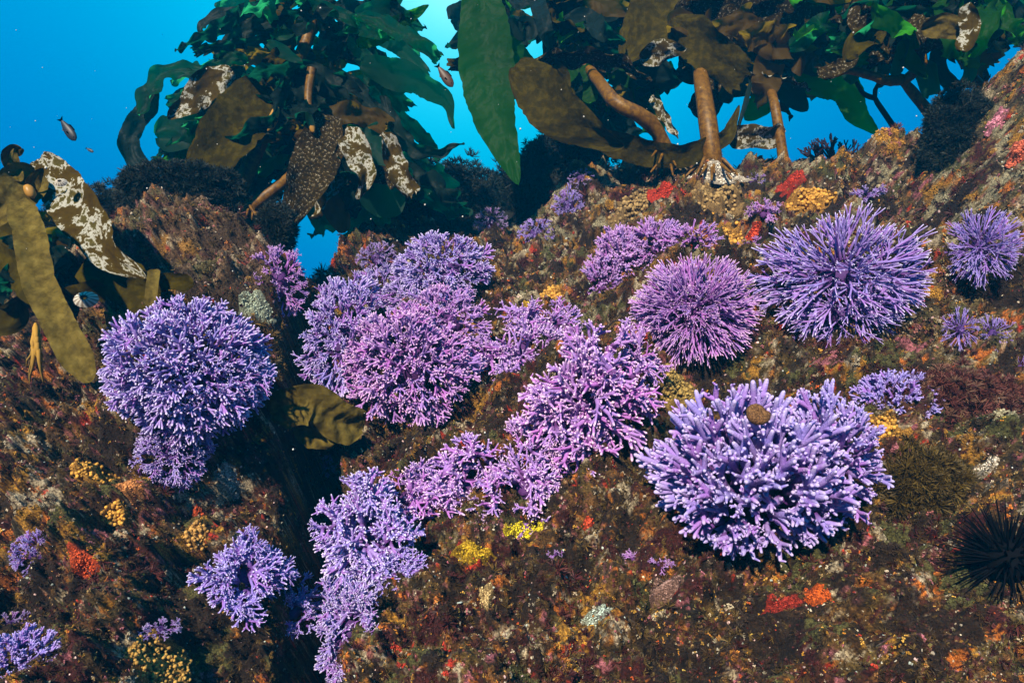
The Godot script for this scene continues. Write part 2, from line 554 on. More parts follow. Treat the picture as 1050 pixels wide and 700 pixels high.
func tuft_mesh(kind: int) -> ArrayMesh:
	var b := Buf.new()
	var lo := Color(0.6, 0.6, 0.6)
	var hi := Color(1, 1, 1)
	match kind:
		0:   # fine filaments
			for k in 20:
				var d := Vector3(rr(-1, 1), rr(0.3, 1.2), rr(-1, 1)).normalized()
				var bend := Vector3(rr(-1, 1), rr(-0.6, 0.5), rr(-1, 1)) * 0.35
				var l := rr(0.6, 1.1)
				strip(b, [Vector3(rr(-0.15, 0.15), 0, rr(-0.15, 0.15)), d * l * 0.5 + bend * 0.3, d * l * 0.8 + bend * 0.7, d * l + bend], [0.035, 0.045, 0.04, 0.015], Vector3(rr(-1, 1), rr(-1, 1), rr(-1, 1)).normalized(), [lo, hi])
		1:   # bobbly crust
			for k in 9:
				var d := Vector3(rr(-1, 1), 0, rr(-1, 1)) * 0.6
				lump(b, d + Vector3(0, rr(0.0, 0.3), 0), Vector3.ONE * rr(0.16, 0.34), lo.lerp(hi, rng.randf()), 0.2, 4, 6)
		2:   # leafy rosette
			for k in 11:
				var a := rr(0, TAU)
				var d := Vector3(cos(a), rr(0.3, 1.5), sin(a)).normalized()
				var l := rr(0.5, 1.0)
				strip(b, [Vector3.ZERO, d * l * 0.35, d * l * 0.75 + Vector3(0, 0.05, 0), d * l - Vector3(0, rr(0, 0.25), 0)], [0.03, 0.16, 0.2, 0.05], Vector3(-sin(a), rr(-0.5, 0.5), cos(a)), [lo, hi])
		3:   # forked sticks
			for k in 7:
				var d := Vector3(rr(-1, 1), rr(0.5, 1.4), rr(-1, 1)).normalized()
				var m := d * rr(0.35, 0.6)
				b.tube([Vector3.ZERO, m], [0.06, 0.05], [lo, lo.lerp(hi, 0.5)], 4, false)
				for q in 3:
					var e := (d + Vector3(rr(-1, 1), rr(-0.6, 1), rr(-1, 1)) * 0.7).normalized()
					b.tube([m, m + e * rr(0.25, 0.5)], [0.05, 0.045], [lo.lerp(hi, 0.5), hi], 4)
		4:   # small open cups
			for k in 3:
				var at := Vector3(rr(-0.6, 0.6), 0.1, rr(-0.6, 0.6))
				var r := rr(0.22, 0.4)
				var first := b.v.size()
				for ring in 4:
					var rad: float = [1.0, 0.95, 0.6, 0.4][ring] * r
					var y: float = [0.0, 0.7, 0.75, 0.35][ring] * r * 1.3
					for s in 8:
						var dd := Vector3(cos(TAU * s / 8), 0, sin(TAU * s / 8))
						b.add(at + dd * rad + Vector3(0, y, 0), (dd * [1.0, 0.7, -0.3, -1.0][ring] + Vector3(0, [0.2, 0.7, 1.0, 0.4][ring], 0)).normalized(), [lo, hi, hi, Color(0.2, 0.15, 0.15)][ring])
				for ring in 3:
					for s in 8:
						var a := first + ring * 8 + s
						var e := first + ring * 8 + (s + 1) % 8
						b.quad(a, e, e + 8, a + 8)
		6:   # one polyp
			lump(b, Vector3(0, 0.3, 0), Vector3(1, 1.1, 1), hi, 0.1, 5, 8)
		5:   # flat crust
			lump(b, Vector3(0, 0.05, 0), Vector3(1, 0.3, 0.8), hi, 0.35, 5, 9)
	return b.mesh()

var tufts := []

func scatter(called: String, label: String, kind: int, count: int, size: Vector2, picker: Callable, mat: Material, area := Rect2(-120, 0, 1300, 1)) -> void:
	var xs := PackedFloat32Array()
	var got := 0
	var buf := PackedFloat32Array()
	buf.resize(count * 16)
	for k in count:
		var z := 0.95 * pow(3.6 / 0.95, pow(rng.randf(), 1.15))
		var s := lerpf(area.position.x, area.end.x, rng.randf())
		var v := (z - 0.87) / 0.743
		var u := (s - 525.0) / F * z
		if v > ridge_at(s) + 0.25:
			continue
		var col: Color = picker.call(u, v)
		if col.a <= 0.0:
			continue
		var n := reef_normal(u, v, 0.012)
		if rng.randf() > 0.5 / maxf(0.3, n.dot(OUT)):
			continue
		n = (n + Vector3(rr(-1, 1), rr(-1, 1), rr(-1, 1)) * 0.35).normalized()
		var x := n.cross(Vector3(rr(-1, 1), rr(-1, 1), rr(-1, 1))).normalized()
		var sc := size.x * pow(size.y / size.x, rng.randf()) * (0.2 + 0.4 * z) * (0.75 + 0.7 * maxf(0.0, nz.get_noise_3d(u * 5.0, v * 5.0, 700.0) + 0.2))
		var bs := Basis(x, n, x.cross(n)) * Basis.from_scale(Vector3(sc * rr(0.8, 1.2), sc * rr(0.7, 1.2), sc * rr(0.8, 1.2)))
		var p := on_reef(u, v) + n * sc * 0.12
		var w := got * 16
		buf[w] = bs.x.x; buf[w + 1] = bs.y.x; buf[w + 2] = bs.z.x; buf[w + 3] = p.x
		buf[w + 4] = bs.x.y; buf[w + 5] = bs.y.y; buf[w + 6] = bs.z.y; buf[w + 7] = p.y
		buf[w + 8] = bs.x.z; buf[w + 9] = bs.y.z; buf[w + 10] = bs.z.z; buf[w + 11] = p.z
		buf[w + 12] = col.r; buf[w + 13] = col.g; buf[w + 14] = col.b; buf[w + 15] = 1.0
		got += 1
	buf.resize(got * 16)
	var mm := MultiMesh.new()
	mm.transform_format = MultiMesh.TRANSFORM_3D
	mm.use_colors = true
	mm.mesh = tufts[kind]
	mm.instance_count = got
	mm.buffer = buf
	var o := MultiMeshInstance3D.new()
	o.name = numbered(called)
	o.multimesh = mm
	o.material_override = mat
	add_child(o)
	tag(o, label, "sea growth")
	o.set_meta("kind", "stuff")

func pick_from(list: Array) -> Color:
	var c: Color = list[rng.randi() % list.size()]
	return c * rr(0.6, 1.3) + Color(0, 0, 0, 1)

func build_turf() -> void:
	for k in 7:
		tufts.append(tuft_mesh(k))
	var mixed := func(u, v):
		var c := reef_color(u, v, 0.1)
		if c.a < 0.9: return c * rr(0.6, 1.5) + Color(0, 0, 0, 1)
		var r := rng.randf()
		if r < 0.40: c = c * 0.45
		elif r < 0.62: c = c * 1.3 + Color(0.02, 0.004, 0.0)
		elif r < 0.74: c = c.lerp(Color(0.30, 0.19, 0.07), 0.8)
		elif r < 0.82: c = c.lerp(Color(0.50, 0.41, 0.28), 0.75)
		elif r < 0.90: c = c.lerp(Color(0.15, 0.13, 0.03), 0.8)
		elif r < 0.95: c = c.lerp(Color(0.46, 0.18, 0.02), 0.8)
		else: c = c.lerp(Color(0.40, 0.13, 0.15), 0.8)
		return c * rr(0.6, 1.4) + Color(0, 0, 0, 1)
	scatter("brown_turf_algae", "fine brown algal turf growing all over the reef rock", 0, 40000, Vector2(0.006, 0.018), func(u, v):
		return pick_from([Color(0.05, 0.026, 0.006), Color(0.03, 0.016, 0.005), Color(0.09, 0.05, 0.012), Color(0.06, 0.014, 0.010), Color(0.14, 0.085, 0.02)]), M.thin)
	scatter("red_leafy_turf", "tiny dark red leafy seaweed tufts covering the reef rock", 2, 22000, Vector2(0.004, 0.012), func(u, v):
		if nz.get_noise_3d(u * 4.0, v * 4.0, 20.0) < -0.12: return Color(0, 0, 0, 0)
		return pick_from([Color(0.05, 0.010, 0.009), Color(0.08, 0.014, 0.014), Color(0.035, 0.008, 0.012), Color(0.13, 0.03, 0.025)]), M.thin)
	scatter("maroon_fuzz", "patches of longer fuzzy maroon and golden seaweed between the corals", 0, 13000, Vector2(0.012, 0.026), func(u, v):
		var e := nz.get_noise_3d(u * 4.5, v * 4.5, 900.0)
		if e < 0.12: return Color(0, 0, 0, 0)
		return pick_from([Color(0.07, 0.012, 0.012), Color(0.10, 0.022, 0.016), Color(0.045, 0.010, 0.010)] if nz.get_noise_3d(u * 1.5, v * 1.5, 950.0) < 0.1 else [Color(0.12, 0.07, 0.012), Color(0.18, 0.10, 0.02), Color(0.07, 0.04, 0.008)]), M.thin)
	scatter("bobbly_crust", "small rounded nodules of crust between the corals", 1, 105000, Vector2(0.0025, 0.008), mixed, M.turf)
	scatter("open_cups", "small open cups and tube mouths crowded over the rock", 4, 22000, Vector2(0.0025, 0.007), mixed, M.turf)
	scatter("forked_coralline", "stubby forked coralline seaweed in pink, tan and white", 3, 14000, Vector2(0.004, 0.010), func(u, v):
		if nz.get_noise_3d(u * 5.0, v * 5.0, 300.0) < 0.0: return Color(0, 0, 0, 0)
		return pick_from([Color(0.26, 0.12, 0.11), Color(0.20, 0.13, 0.05), Color(0.38, 0.32, 0.22), Color(0.14, 0.11, 0.035), Color(0.08, 0.06, 0.03)]), M.turf)
	scatter("pale_flecks", "pale shell and crust flecks dotted over the rock", 5, 13000, Vector2(0.002, 0.006), func(u, v):
		if nz.get_noise_3d(u * 7.0, v * 7.0, 350.0) < 0.0: return Color(0, 0, 0, 0)
		return pick_from([Color(0.48, 0.40, 0.28), Color(0.38, 0.31, 0.23), Color(0.55, 0.36, 0.33), Color(0.38, 0.42, 0.36)]), M.turf)
	scatter("orange_cups", "tiny orange and yellow cup animals dotted over the rock", 4, 12000, Vector2(0.003, 0.008), func(u, v):
		if nz.get_noise_3d(u * 8.0, v * 8.0, 400.0) < 0.05: return Color(0, 0, 0, 0)
		return pick_from([Color(0.48, 0.18, 0.015), Color(0.55, 0.26, 0.03), Color(0.46, 0.09, 0.015), Color(0.40, 0.27, 0.05)]), M.turf)
	scatter("gold_polyps", "loose golden polyps clustered in patches over the rock", 1, 12000, Vector2(0.003, 0.008), func(u, v):
		if nz.get_noise_3d(u * 7.0, v * 7.0, 600.0) < 0.16: return Color(0, 0, 0, 0)
		return pick_from([Color(0.50, 0.24, 0.025), Color(0.42, 0.22, 0.03), Color(0.56, 0.30, 0.05)]), M.turf)
	scatter("wall_turf", "short grey green and pink turf on the right wall and high rock", 1, 30000, Vector2(0.0025, 0.008), mixed, M.turf, Rect2(860, 0, 260, 1))
	scatter("red_flecks", "scarlet flecks of encrusting animals on the rock", 1, 7000, Vector2(0.0022, 0.0065), func(u, v):
		if nz.get_noise_3d(u * 9.0, v * 9.0, 450.0) < 0.14: return Color(0, 0, 0, 0)
		return pick_from([Color(0.5, 0.05, 0.02), Color(0.58, 0.11, 0.02), Color(0.42, 0.12, 0.14)]), M.turf)

# a spreading crust that follows the rock: bumps gives its grain
func crust(called: String, label: String, category: String, x: float, y: float, rx: float, ry: float, col: Color, thick := 0.014, bumps := 60.0, group := "") -> void:
	var c := surf(x, y)
	var q := sl(c)
	var d := -c.z
	var n := reef_normal(q.x, q.y, 0.05)
	var steep := maxf(0.35, n.dot(-c.normalized()))
	var b := Buf.new()
	var rings := 18
	var spokes := 56
	var off := rr(0, 500)
	for j in rings + 1:
		for i in spokes:
			var a := TAU * i / spokes
			var f := float(j) / rings
			var edge := 1.0 + 0.5 * nz.get_noise_3d(cos(a) * 1.2 + off, sin(a) * 1.2, 0.0) + 0.14 * nz.get_noise_3d(cos(a) * 4.0 + off, sin(a) * 4.0, 0.0)
			var u := q.x + cos(a) * rx / F * d * f * edge
			var v := q.y + sin(a) * ry / F * d / steep * f * edge * 0.85
			var bump := nfine.get_noise_3d(u * bumps, v * bumps, off) 
			var lift := thick * sqrt(maxf(0.0, 1.0 - f * f)) * (1.0 + 0.5 * bump) - 0.005 * f * f + thick * 0.45 * ncell.get_noise_3d(u * bumps * 2.2, v * bumps * 2.2, off) * (1.0 - f)
			var cc := col * (0.75 + 0.5 * rng.randf()) * (1.0 + 0.5 * bump)
			cc.a = 1
			b.add(wd(u, v, clampf(hgt(u, v), q.z - 0.045, q.z + 0.045) + lift) - c, Vector3.UP, cc)
	for j in rings:
		for i in spokes:
			var a := j * spokes + i
			var e := j * spokes + (i + 1) % spokes
			b.quad(a, e, e + spokes, a + spokes)
	b.smooth()
	var t := thing(called, label, category, c, group)
	var polyp := called == "zoanthid_mat"
	part("mat" if polyp else "crust", b.mesh(), M.sponge, t)
	var mm := MultiMesh.new()
	mm.transform_format = MultiMesh.TRANSFORM_3D
	mm.use_colors = true
	mm.mesh = tufts[6]
	var count := clampi(int(rx * ry * (0.9 if polyp else 1.8)), 60, 700)
	mm.instance_count = count
	var buf := PackedFloat32Array()
	var tall := 1.0 if polyp else 0.5
	for k in count:
		var w := rng.randi_range(0, b.v.size() - spokes - 1)
		var p: Vector3 = b.v[w].lerp(b.v[w + rng.randi_range(1, spokes)], rng.randf())
		var sc := (rr(1.1, 2.1) if polyp else rr(0.4, 1.1)) / F * d
		var nn := (n + Vector3(rr(-1, 1), rr(-1, 1), rr(-1, 1)) * 0.4).normalized()
		var ax := nn.cross(Vector3(rr(-1, 1), rr(-1, 1), rr(-1, 1))).normalized() * sc
		var zz := ax.cross(nn)
		var cc := col * rr(0.6, 1.5)
		buf.append_array([ax.x, nn.x * sc * tall, zz.x, p.x, ax.y, nn.y * sc * tall, zz.y, p.y, ax.z, nn.z * sc * tall, zz.z, p.z, cc.r, cc.g, cc.b, 1.0])
	mm.buffer = buf
	var m := MultiMeshInstance3D.new()
	m.name = "polyps" if polyp else "nodules"
	m.multimesh = mm
	m.material_override = M.turf
	m.set_meta("kind", "stuff")
	t.add_child(m)

# ------------------------------------------------------------------ hydrocoral
var twigs := {}

func grow(b: Buf, at: Vector3, dir: Vector3, l: float, r: float, level: int, sp: Array, t0: float) -> void:
	# sp: forks, spread, taper, wobble, levels, pale
	var t1 := t0 + (1.0 - t0) * (0.55 if level else 1.0)
	var pts := PackedVector3Array()
	var rad := PackedFloat32Array()
	var col := PackedColorArray()
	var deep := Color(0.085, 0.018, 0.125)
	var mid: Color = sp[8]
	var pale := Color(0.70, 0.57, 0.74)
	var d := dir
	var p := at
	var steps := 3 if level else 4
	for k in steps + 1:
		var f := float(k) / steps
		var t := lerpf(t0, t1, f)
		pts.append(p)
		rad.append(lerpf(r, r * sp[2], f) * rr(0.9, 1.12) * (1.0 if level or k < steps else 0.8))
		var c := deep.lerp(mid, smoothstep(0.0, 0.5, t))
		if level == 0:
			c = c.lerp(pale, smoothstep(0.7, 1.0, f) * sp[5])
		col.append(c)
		d = (d + Vector3(rr(-1, 1), rr(-1, 1), rr(-1, 1)) * sp[3]).normalized()
		p += d * l / steps
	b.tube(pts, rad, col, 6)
	for k in int(sp[7]):
		if l < 0.12:
			break
		var w := rng.randi_range(1, steps)
		var q := d.cross(Vector3(rr(-1, 1), rr(-1, 1), rr(-1, 1))).normalized()
		grow(b, pts[w], (d * 0.6 + q).normalized(), l * rr(0.18, 0.34), rad[w] * 0.72, 0, sp, lerpf(t0, t1, float(w) / steps))
	if level == 0:
		return
	var e := pts[steps]
	var n: int = sp[0] + (1 if rng.randf() < 0.4 else 0)
	var side := d.cross(Vector3(rr(-1, 1), rr(-1, 1), rr(-1, 1))).normalized()
	for k in n:
		var q := side.rotated(d, TAU * k / n + rr(-0.5, 0.5))
		var nd: Vector3 = (d + q * sp[1] * rr(0.6, 1.3)).normalized()
		grow(b, e - d * r * 0.3, nd, l * rr(0.55, 0.85), r * sp[2] * rr(0.8, 0.95), level - 1, sp, t1)
	if rng.randf() < 0.7:
		var q := side.rotated(d, rr(0, TAU))
		grow(b, pts[1], (d + q * sp[1] * 1.5).normalized(), l * rr(0.3, 0.6), r * sp[2] * 0.85, 0, sp, lerpf(t0, t1, 0.4))

const STYLE := {
	"fine": [3, 0.48, 0.88, 0.11, 2, 0.8, 0.054, 0],
	"needle": [2, 0.28, 0.82, 0.08, 2, 0.95, 0.033, 0],
	"finger": [3, 0.46, 0.82, 0.10, 1, 0.45, 0.074, 2],
	"antler": [2, 0.62, 0.80, 0.14, 2, 1.0, 0.078, 1],
}

func make_twigs() -> void:
	for s in STYLE:
		var list := []
		for k in 12:
			var b := Buf.new()
			var sp: Array = STYLE[s].duplicate()
			sp.append(Color(0.30, 0.175, 0.46).lerp([Color(0.35, 0.125, 0.42), Color(0.24, 0.185, 0.46), Color(0.37, 0.24, 0.50)][k % 3], rr(0.1, 0.8)))
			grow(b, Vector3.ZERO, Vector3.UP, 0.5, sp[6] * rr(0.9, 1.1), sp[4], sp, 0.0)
			var top := 0.01
			for q in b.v:
				top = maxf(top, q.y)
			for q in b.v.size():
				b.v[q] /= top
			list.append(b.mesh())
		twigs[s] = list

# lobes: [x, y, rx, ry] as seen in the photograph; they sit on the reef with the real size of that outline at their distance
func hydrocoral(label: String, style: String, tint: int, lobes: Array, up: float, per: float, parts := true, group := "purple hydrocoral colonies on the reef", depth := 0.0) -> void:
	var base := surf(lobes[0][0], lobes[0][1]) if depth == 0.0 else px(lobes[0][0], lobes[0][1], depth)
	var o: Node3D
	if parts:
		o = thing("hydrocoral", label, "coral", base, group)
	var mound := Buf.new()
	var whole := SurfaceTool.new()
	whole.begin(Mesh.PRIMITIVE_TRIANGLES)
	for L in lobes:
		var c := surf(L[0], L[1]) if depth == 0.0 else px(L[0], L[1], depth)
		var d := -c.z
		var q := sl(c)
		var to_eye := -c.normalized()
		var n := (to_eye * 1.1 + Vector3.UP * up + (reef_normal(q.x, q.y, 0.12) * 0.6 if depth == 0.0 else to_eye)).normalized()
		var right := Vector3.UP.cross(n).normalized()
		var top := n.cross(right)
		var a: float = L[2] / F * d
		var b0: float = L[3] / F * d
		var bb: float = b0 / clampf(n.dot(to_eye), 0.55, 1.0)
		var deep: float = minf(a, b0) * (L[4] if L.size() > 4 else 0.8)
		c += to_eye * deep * (0.3 if style == "needle" or style == "fine" else 0.15)
		var whole_frame := Basis(right * a, top * bb, n * deep)
		var size := (a + b0) * 0.5
		# a colony is a few heads grown into one another
		var heads := [[Vector3.ZERO, whole_frame * Basis.from_scale(Vector3(0.93, 0.93, 0.95)), {"fine": 0.6, "needle": 0.8, "finger": 0.74, "antler": 0.5}[style]]]
		var extra: int = {"fine": 5, "needle": 2, "finger": 3, "antler": 4}[style]
		if L[2] * L[3] < 700.0:
			extra = 2
		for k in extra:
			var g := TAU * k / extra + rr(-0.4, 0.4)
			var at := Vector3(cos(g), sin(g), 0.0) * (rr(0.42, 0.62) if style == "antler" else rr(0.34, 0.5)) + Vector3(0, 0, rr(0.1, 0.42))
			var turn := Basis(Vector3(rr(-1, 1), rr(-1, 1), rr(-1, 1)).normalized(), rr(0.1, 0.5)) * Basis(Vector3(-at.y, at.x, 0.001).normalized(), 0.5)
			heads.append([at, whole_frame * turn * Basis.from_scale(Vector3(rr(0.42, 0.62), rr(0.42, 0.6), rr(0.5, 0.68))), (1.0 - heads[0][2]) / extra])
		for hd in heads:
			var off := Vector3(rr(0, 90), rr(0, 90), rr(0, 90))
			var frame: Basis = hd[1]
			var mid: Vector3 = c + whole_frame * hd[0]
			var fans := []
			for k in 4 + int(L[2] * L[3] * hd[2] / 190.0):
				var f := Vector3(rr(-1, 1), rr(-1, 1), rr(-0.1, 1)).normalized()
				fans.append([f, f.cross(Vector3(rr(-1, 1), rr(-1, 1), rr(-1, 1))).normalized(), rr(0.88, 1.22)])
			var inner := Buf.new()
			if hd[0] == Vector3.ZERO:
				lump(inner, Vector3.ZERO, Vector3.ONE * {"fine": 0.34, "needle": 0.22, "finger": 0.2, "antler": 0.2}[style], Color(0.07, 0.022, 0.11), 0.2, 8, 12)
			for k in inner.v.size():
				inner.v[k] = frame * inner.v[k] + mid - base
			if parts and inner.v.size():
				inner.smooth()
				part("base", inner.mesh(), M["coral%d" % tint], o)
			var f := mound.v.size()
			mound.v.append_array(inner.v); mound.n.append_array(inner.n); mound.c.append_array(inner.c); mound.t.append_array(inner.t)
			for k in inner.i:
				mound.i.append(k + f)
			var count := int(L[2] * L[3] / per * hd[2])
			for k in count:
				var zz := 1.0 - 1.22 * (k + 0.5) / count
				var ph := k * 2.39996 + rr(-0.25, 0.25)
				var w := sqrt(maxf(0.0, 1.0 - zz * zz))
				var s := Vector3(cos(ph) * w, sin(ph) * w, zz)
				var core: float = {"fine": 0.5, "needle": 0.28, "finger": 0.5, "antler": 0.3}[style]
				var reach := (0.96 + 0.25 * nz.get_noise_3dv(s * 1.8 + off)) * rr(0.92, 1.05)
				var from := s * core + Vector3(rr(-1, 1), rr(-1, 1), rr(-1, 1)) * 0.09
				if style == "antler":     # branches gather in flat fans
					var fan: Array = fans[k % fans.size()]
					var lean := rr(-1.15, 1.15)
					s = (fan[0] * cos(lean) + fan[1] * sin(lean) + Vector3(rr(-1, 1), rr(-1, 1), rr(-1, 1)) * 0.18).normalized()
					reach = fan[2] * rr(0.75, 1.05) * lerpf(1.0, 0.75, absf(lean) / 1.15)
					from = fan[0] * rr(0.2, 0.45)
					s.z = maxf(s.z, -0.15)
				var root := frame * from
				var dir := frame * (s * reach) - root
				if style == "finger":
					dir += (n * 0.5 + top * 0.35).normalized() * dir.length() * 0.32
				var l := dir.length()
				dir = (dir / l + Vector3(rr(-1, 1), rr(-1, 1), rr(-1, 1)) * 0.13).normalized()
				var sx := dir.cross(Vector3(rr(-1, 1), rr(-1, 1), rr(-1, 1))).normalized()
				var thick := rr(0.85, 1.15) * pow(0.52 * size, 0.72) * pow(l, 0.28)
				var bs := Basis(sx, dir, sx.cross(dir)) * Basis.from_scale(Vector3(thick, l, thick * rr(0.85, 1.1)))
				var xf := Transform3D(bs, mid + root - base)
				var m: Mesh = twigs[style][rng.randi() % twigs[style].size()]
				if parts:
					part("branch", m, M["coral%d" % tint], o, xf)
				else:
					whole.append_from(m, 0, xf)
	mound.smooth()
	if not parts:
		whole.append_from(mound.mesh(), 0, Transform3D())
		var e := part("hydrocoral", whole.commit(), M["coral%d" % tint], self)
		e.position = base
		tag(e, label, "coral", group)

func build_corals() -> void:
	make_twigs()
	hydrocoral("large rounded lilac hydrocoral on the left rock beside the olive kelp strap", "fine", 1, [[197, 380, 87, 76]], 0.1, 23)
	hydrocoral("small lilac hydrocoral tuft hanging just under the large round colony on the left rock", "fine", 1, [[178, 462, 42, 44]], 0.0, 14)
	hydrocoral("small fan shaped hydrocoral on the upper right shoulder of the left rock", "fine", 2, [[285, 291, 32, 42]], 0.15, 20)
	hydrocoral("wide hydrocoral fan topping the stack of colonies right of the water gap", "fine", 1, [[455, 280, 58, 42], [440, 305, 58, 36]], 0.3, 17)
	hydrocoral("bushy hydrocoral at the bottom of the stack, above the ruffled olive blade", "fine", 2, [[418, 375, 70, 68], [455, 335, 55, 46]], 0.1, 25)
	hydrocoral("hydrocoral forming the left flank of the stack beside the dark crevice", "fine", 1, [[352, 345, 44, 66], [388, 308, 40, 40]], 0.15, 20)
	hydrocoral("long curved band of hydrocoral along the tan ridge under the kelp canopy", "finger", 2, [[618, 292, 26, 34], [638, 268, 36, 34], [674, 254, 38, 28], [710, 246, 34, 16]], 0.35, 11)
	hydrocoral("round spiky hydrocoral left of the very large dark violet colony", "needle", 2, [[712, 318, 74, 62]], 0.1, 17)
	hydrocoral("very large dark violet hydrocoral with drooping spikes below the gold mat", "needle", 1, [[860, 284, 94, 74], [908, 286, 46, 60], [812, 292, 44, 54], [862, 322, 66, 46]], 0.0, 50)
	hydrocoral("largest thick fingered hydrocoral, holding a brown snail in the lower right", "finger", 1, [[770, 502, 110, 78, 1.45], [846, 474, 58, 68, 1.2]], 0.75, 42)
	hydrocoral("small hydrocoral clump tucked against the right side of the thick fingered colony", "finger", 4, [[918, 416, 44, 36]], 0.2, 12)
	hydrocoral("stubby hydrocoral with spread fans left of the antler like colony", "antler", 0, [[535, 360, 54, 50], [566, 336, 38, 30]], 0.2, 15)
	hydrocoral("antler like branching hydrocoral in the middle of the reef", "antler", 3, [[602, 408, 76, 78], [646, 368, 40, 46], [560, 455, 54, 42]], 0.15, 34)
	hydrocoral("sprawling band of branching hydrocoral above the yellow sponges", "antler", 0, [[418, 512, 70, 44], [482, 502, 74, 54], [540, 500, 54, 56]], 0.15, 35)
	hydrocoral("hydrocoral cascading down the right lip of the dark crevice", "antler", 1, [[378, 550, 64, 58], [346, 596, 44, 50]], 0.15, 21)
	hydrocoral("pale blue hydrocoral fan below the cascading colony", "antler", 4, [[398, 588, 46, 26]], 0.15, 9)
	hydrocoral("shadowy violet hydrocoral at the bottom of the crevice lip", "antler", 5, [[358, 645, 40, 54]], 0.1, 12)
	hydrocoral("hydrocoral spreading over the left lip of the dark crevice", "antler", 4, [[250, 592, 50, 46], [300, 628, 48, 32]], 0.1, 15)
	hydrocoral("small round hydrocoral among brown turf at the far left edge", "fine", 4, [[39, 567, 25, 27]], 0.1, 9)
	hydrocoral("pale hydrocoral in the bottom left corner", "finger", 4, [[22, 680, 44, 32]], 0.2, 14)
	hydrocoral("sliver of hydrocoral above the pale colony of the bottom left corner", "fine", 5, [[12, 640, 22, 14]], 0.2, 6, false)
	hydrocoral("little hydrocoral sprig below the brown turf on the lower left rock", "fine", 5, [[163, 646, 24, 12]], 0.2, 6, false)
	hydrocoral("tiny hydrocoral sprig under the ruffled olive blade", "fine", 2, [[331, 478, 15, 15]], 0.1, 6, false)
	hydrocoral("tiny pale hydrocoral sprig peeking from behind the large round colony", "fine", 4, [[124, 337, 14, 11]], 0.1, 5, false)
	hydrocoral("dim hydrocoral beside the water gap behind the stacked colonies", "fine", 5, [[388, 266, 24, 20]], 0.3, 8, false)
	hydrocoral("dim far hydrocoral fan below the dark background bank", "fine", 5, [[503, 228, 19, 18]], 0.3, 6, false, "purple hydrocoral colonies on the reef", 3.7)
	hydrocoral("rounded hydrocoral at the left end of the ridge, lower of two", "fine", 4, [[550, 240, 22, 17]], 0.3, 6, false)
	hydrocoral("rounded hydrocoral at the left end of the ridge, upper of two", "fine", 4, [[583, 213, 19, 24]], 0.2, 6, false)
	hydrocoral("faint hydrocoral patch under the big green kelp blade", "fine", 5, [[596, 182, 15, 11]], 0.3, 5, false)
	hydrocoral("small bright hydrocoral left of the gold mat on the ridge", "antler", 2, [[783, 220, 20, 16]], 0.3, 6, false)
	hydrocoral("thin upright hydrocoral right of the gold mat on the ridge", "antler", 4, [[893, 200, 19, 16]], 0.4, 6, false)
	hydrocoral("tiny hydrocoral sprig beside the red sponge on the ridge", "antler", 2, [[768, 250, 14, 9]], 0.3, 5, false)
	hydrocoral("faint violet hydrocoral under the kelp stalk on the ridge", "fine", 5, [[772, 186, 16, 9]], 0.3, 5, false)
	hydrocoral("blue violet hydrocoral standing on the grey green right wall", "needle", 4, [[1006, 254, 40, 42]], 0.1, 12)
	hydrocoral("sparse upright hydrocoral lower on the right wall", "needle", 4, [[985, 338, 20, 26], [1018, 342, 20, 22]], 0.3, 10)
	hydrocoral("sliver of hydrocoral at the right edge below the sparse one", "needle", 4, [[1046, 376, 12, 14]], 0.1, 6, false)
	hydrocoral("low dark violet hydrocoral scraps below the thick fingered colony", "antler", 2, [[650, 574, 17, 11], [676, 578, 16, 12]], 0.1, 6, false)
	hydrocoral("tiny hydrocoral bud right of the yellow sponge", "antler", 0, [[570, 568, 9, 9]], 0.1, 4, false)

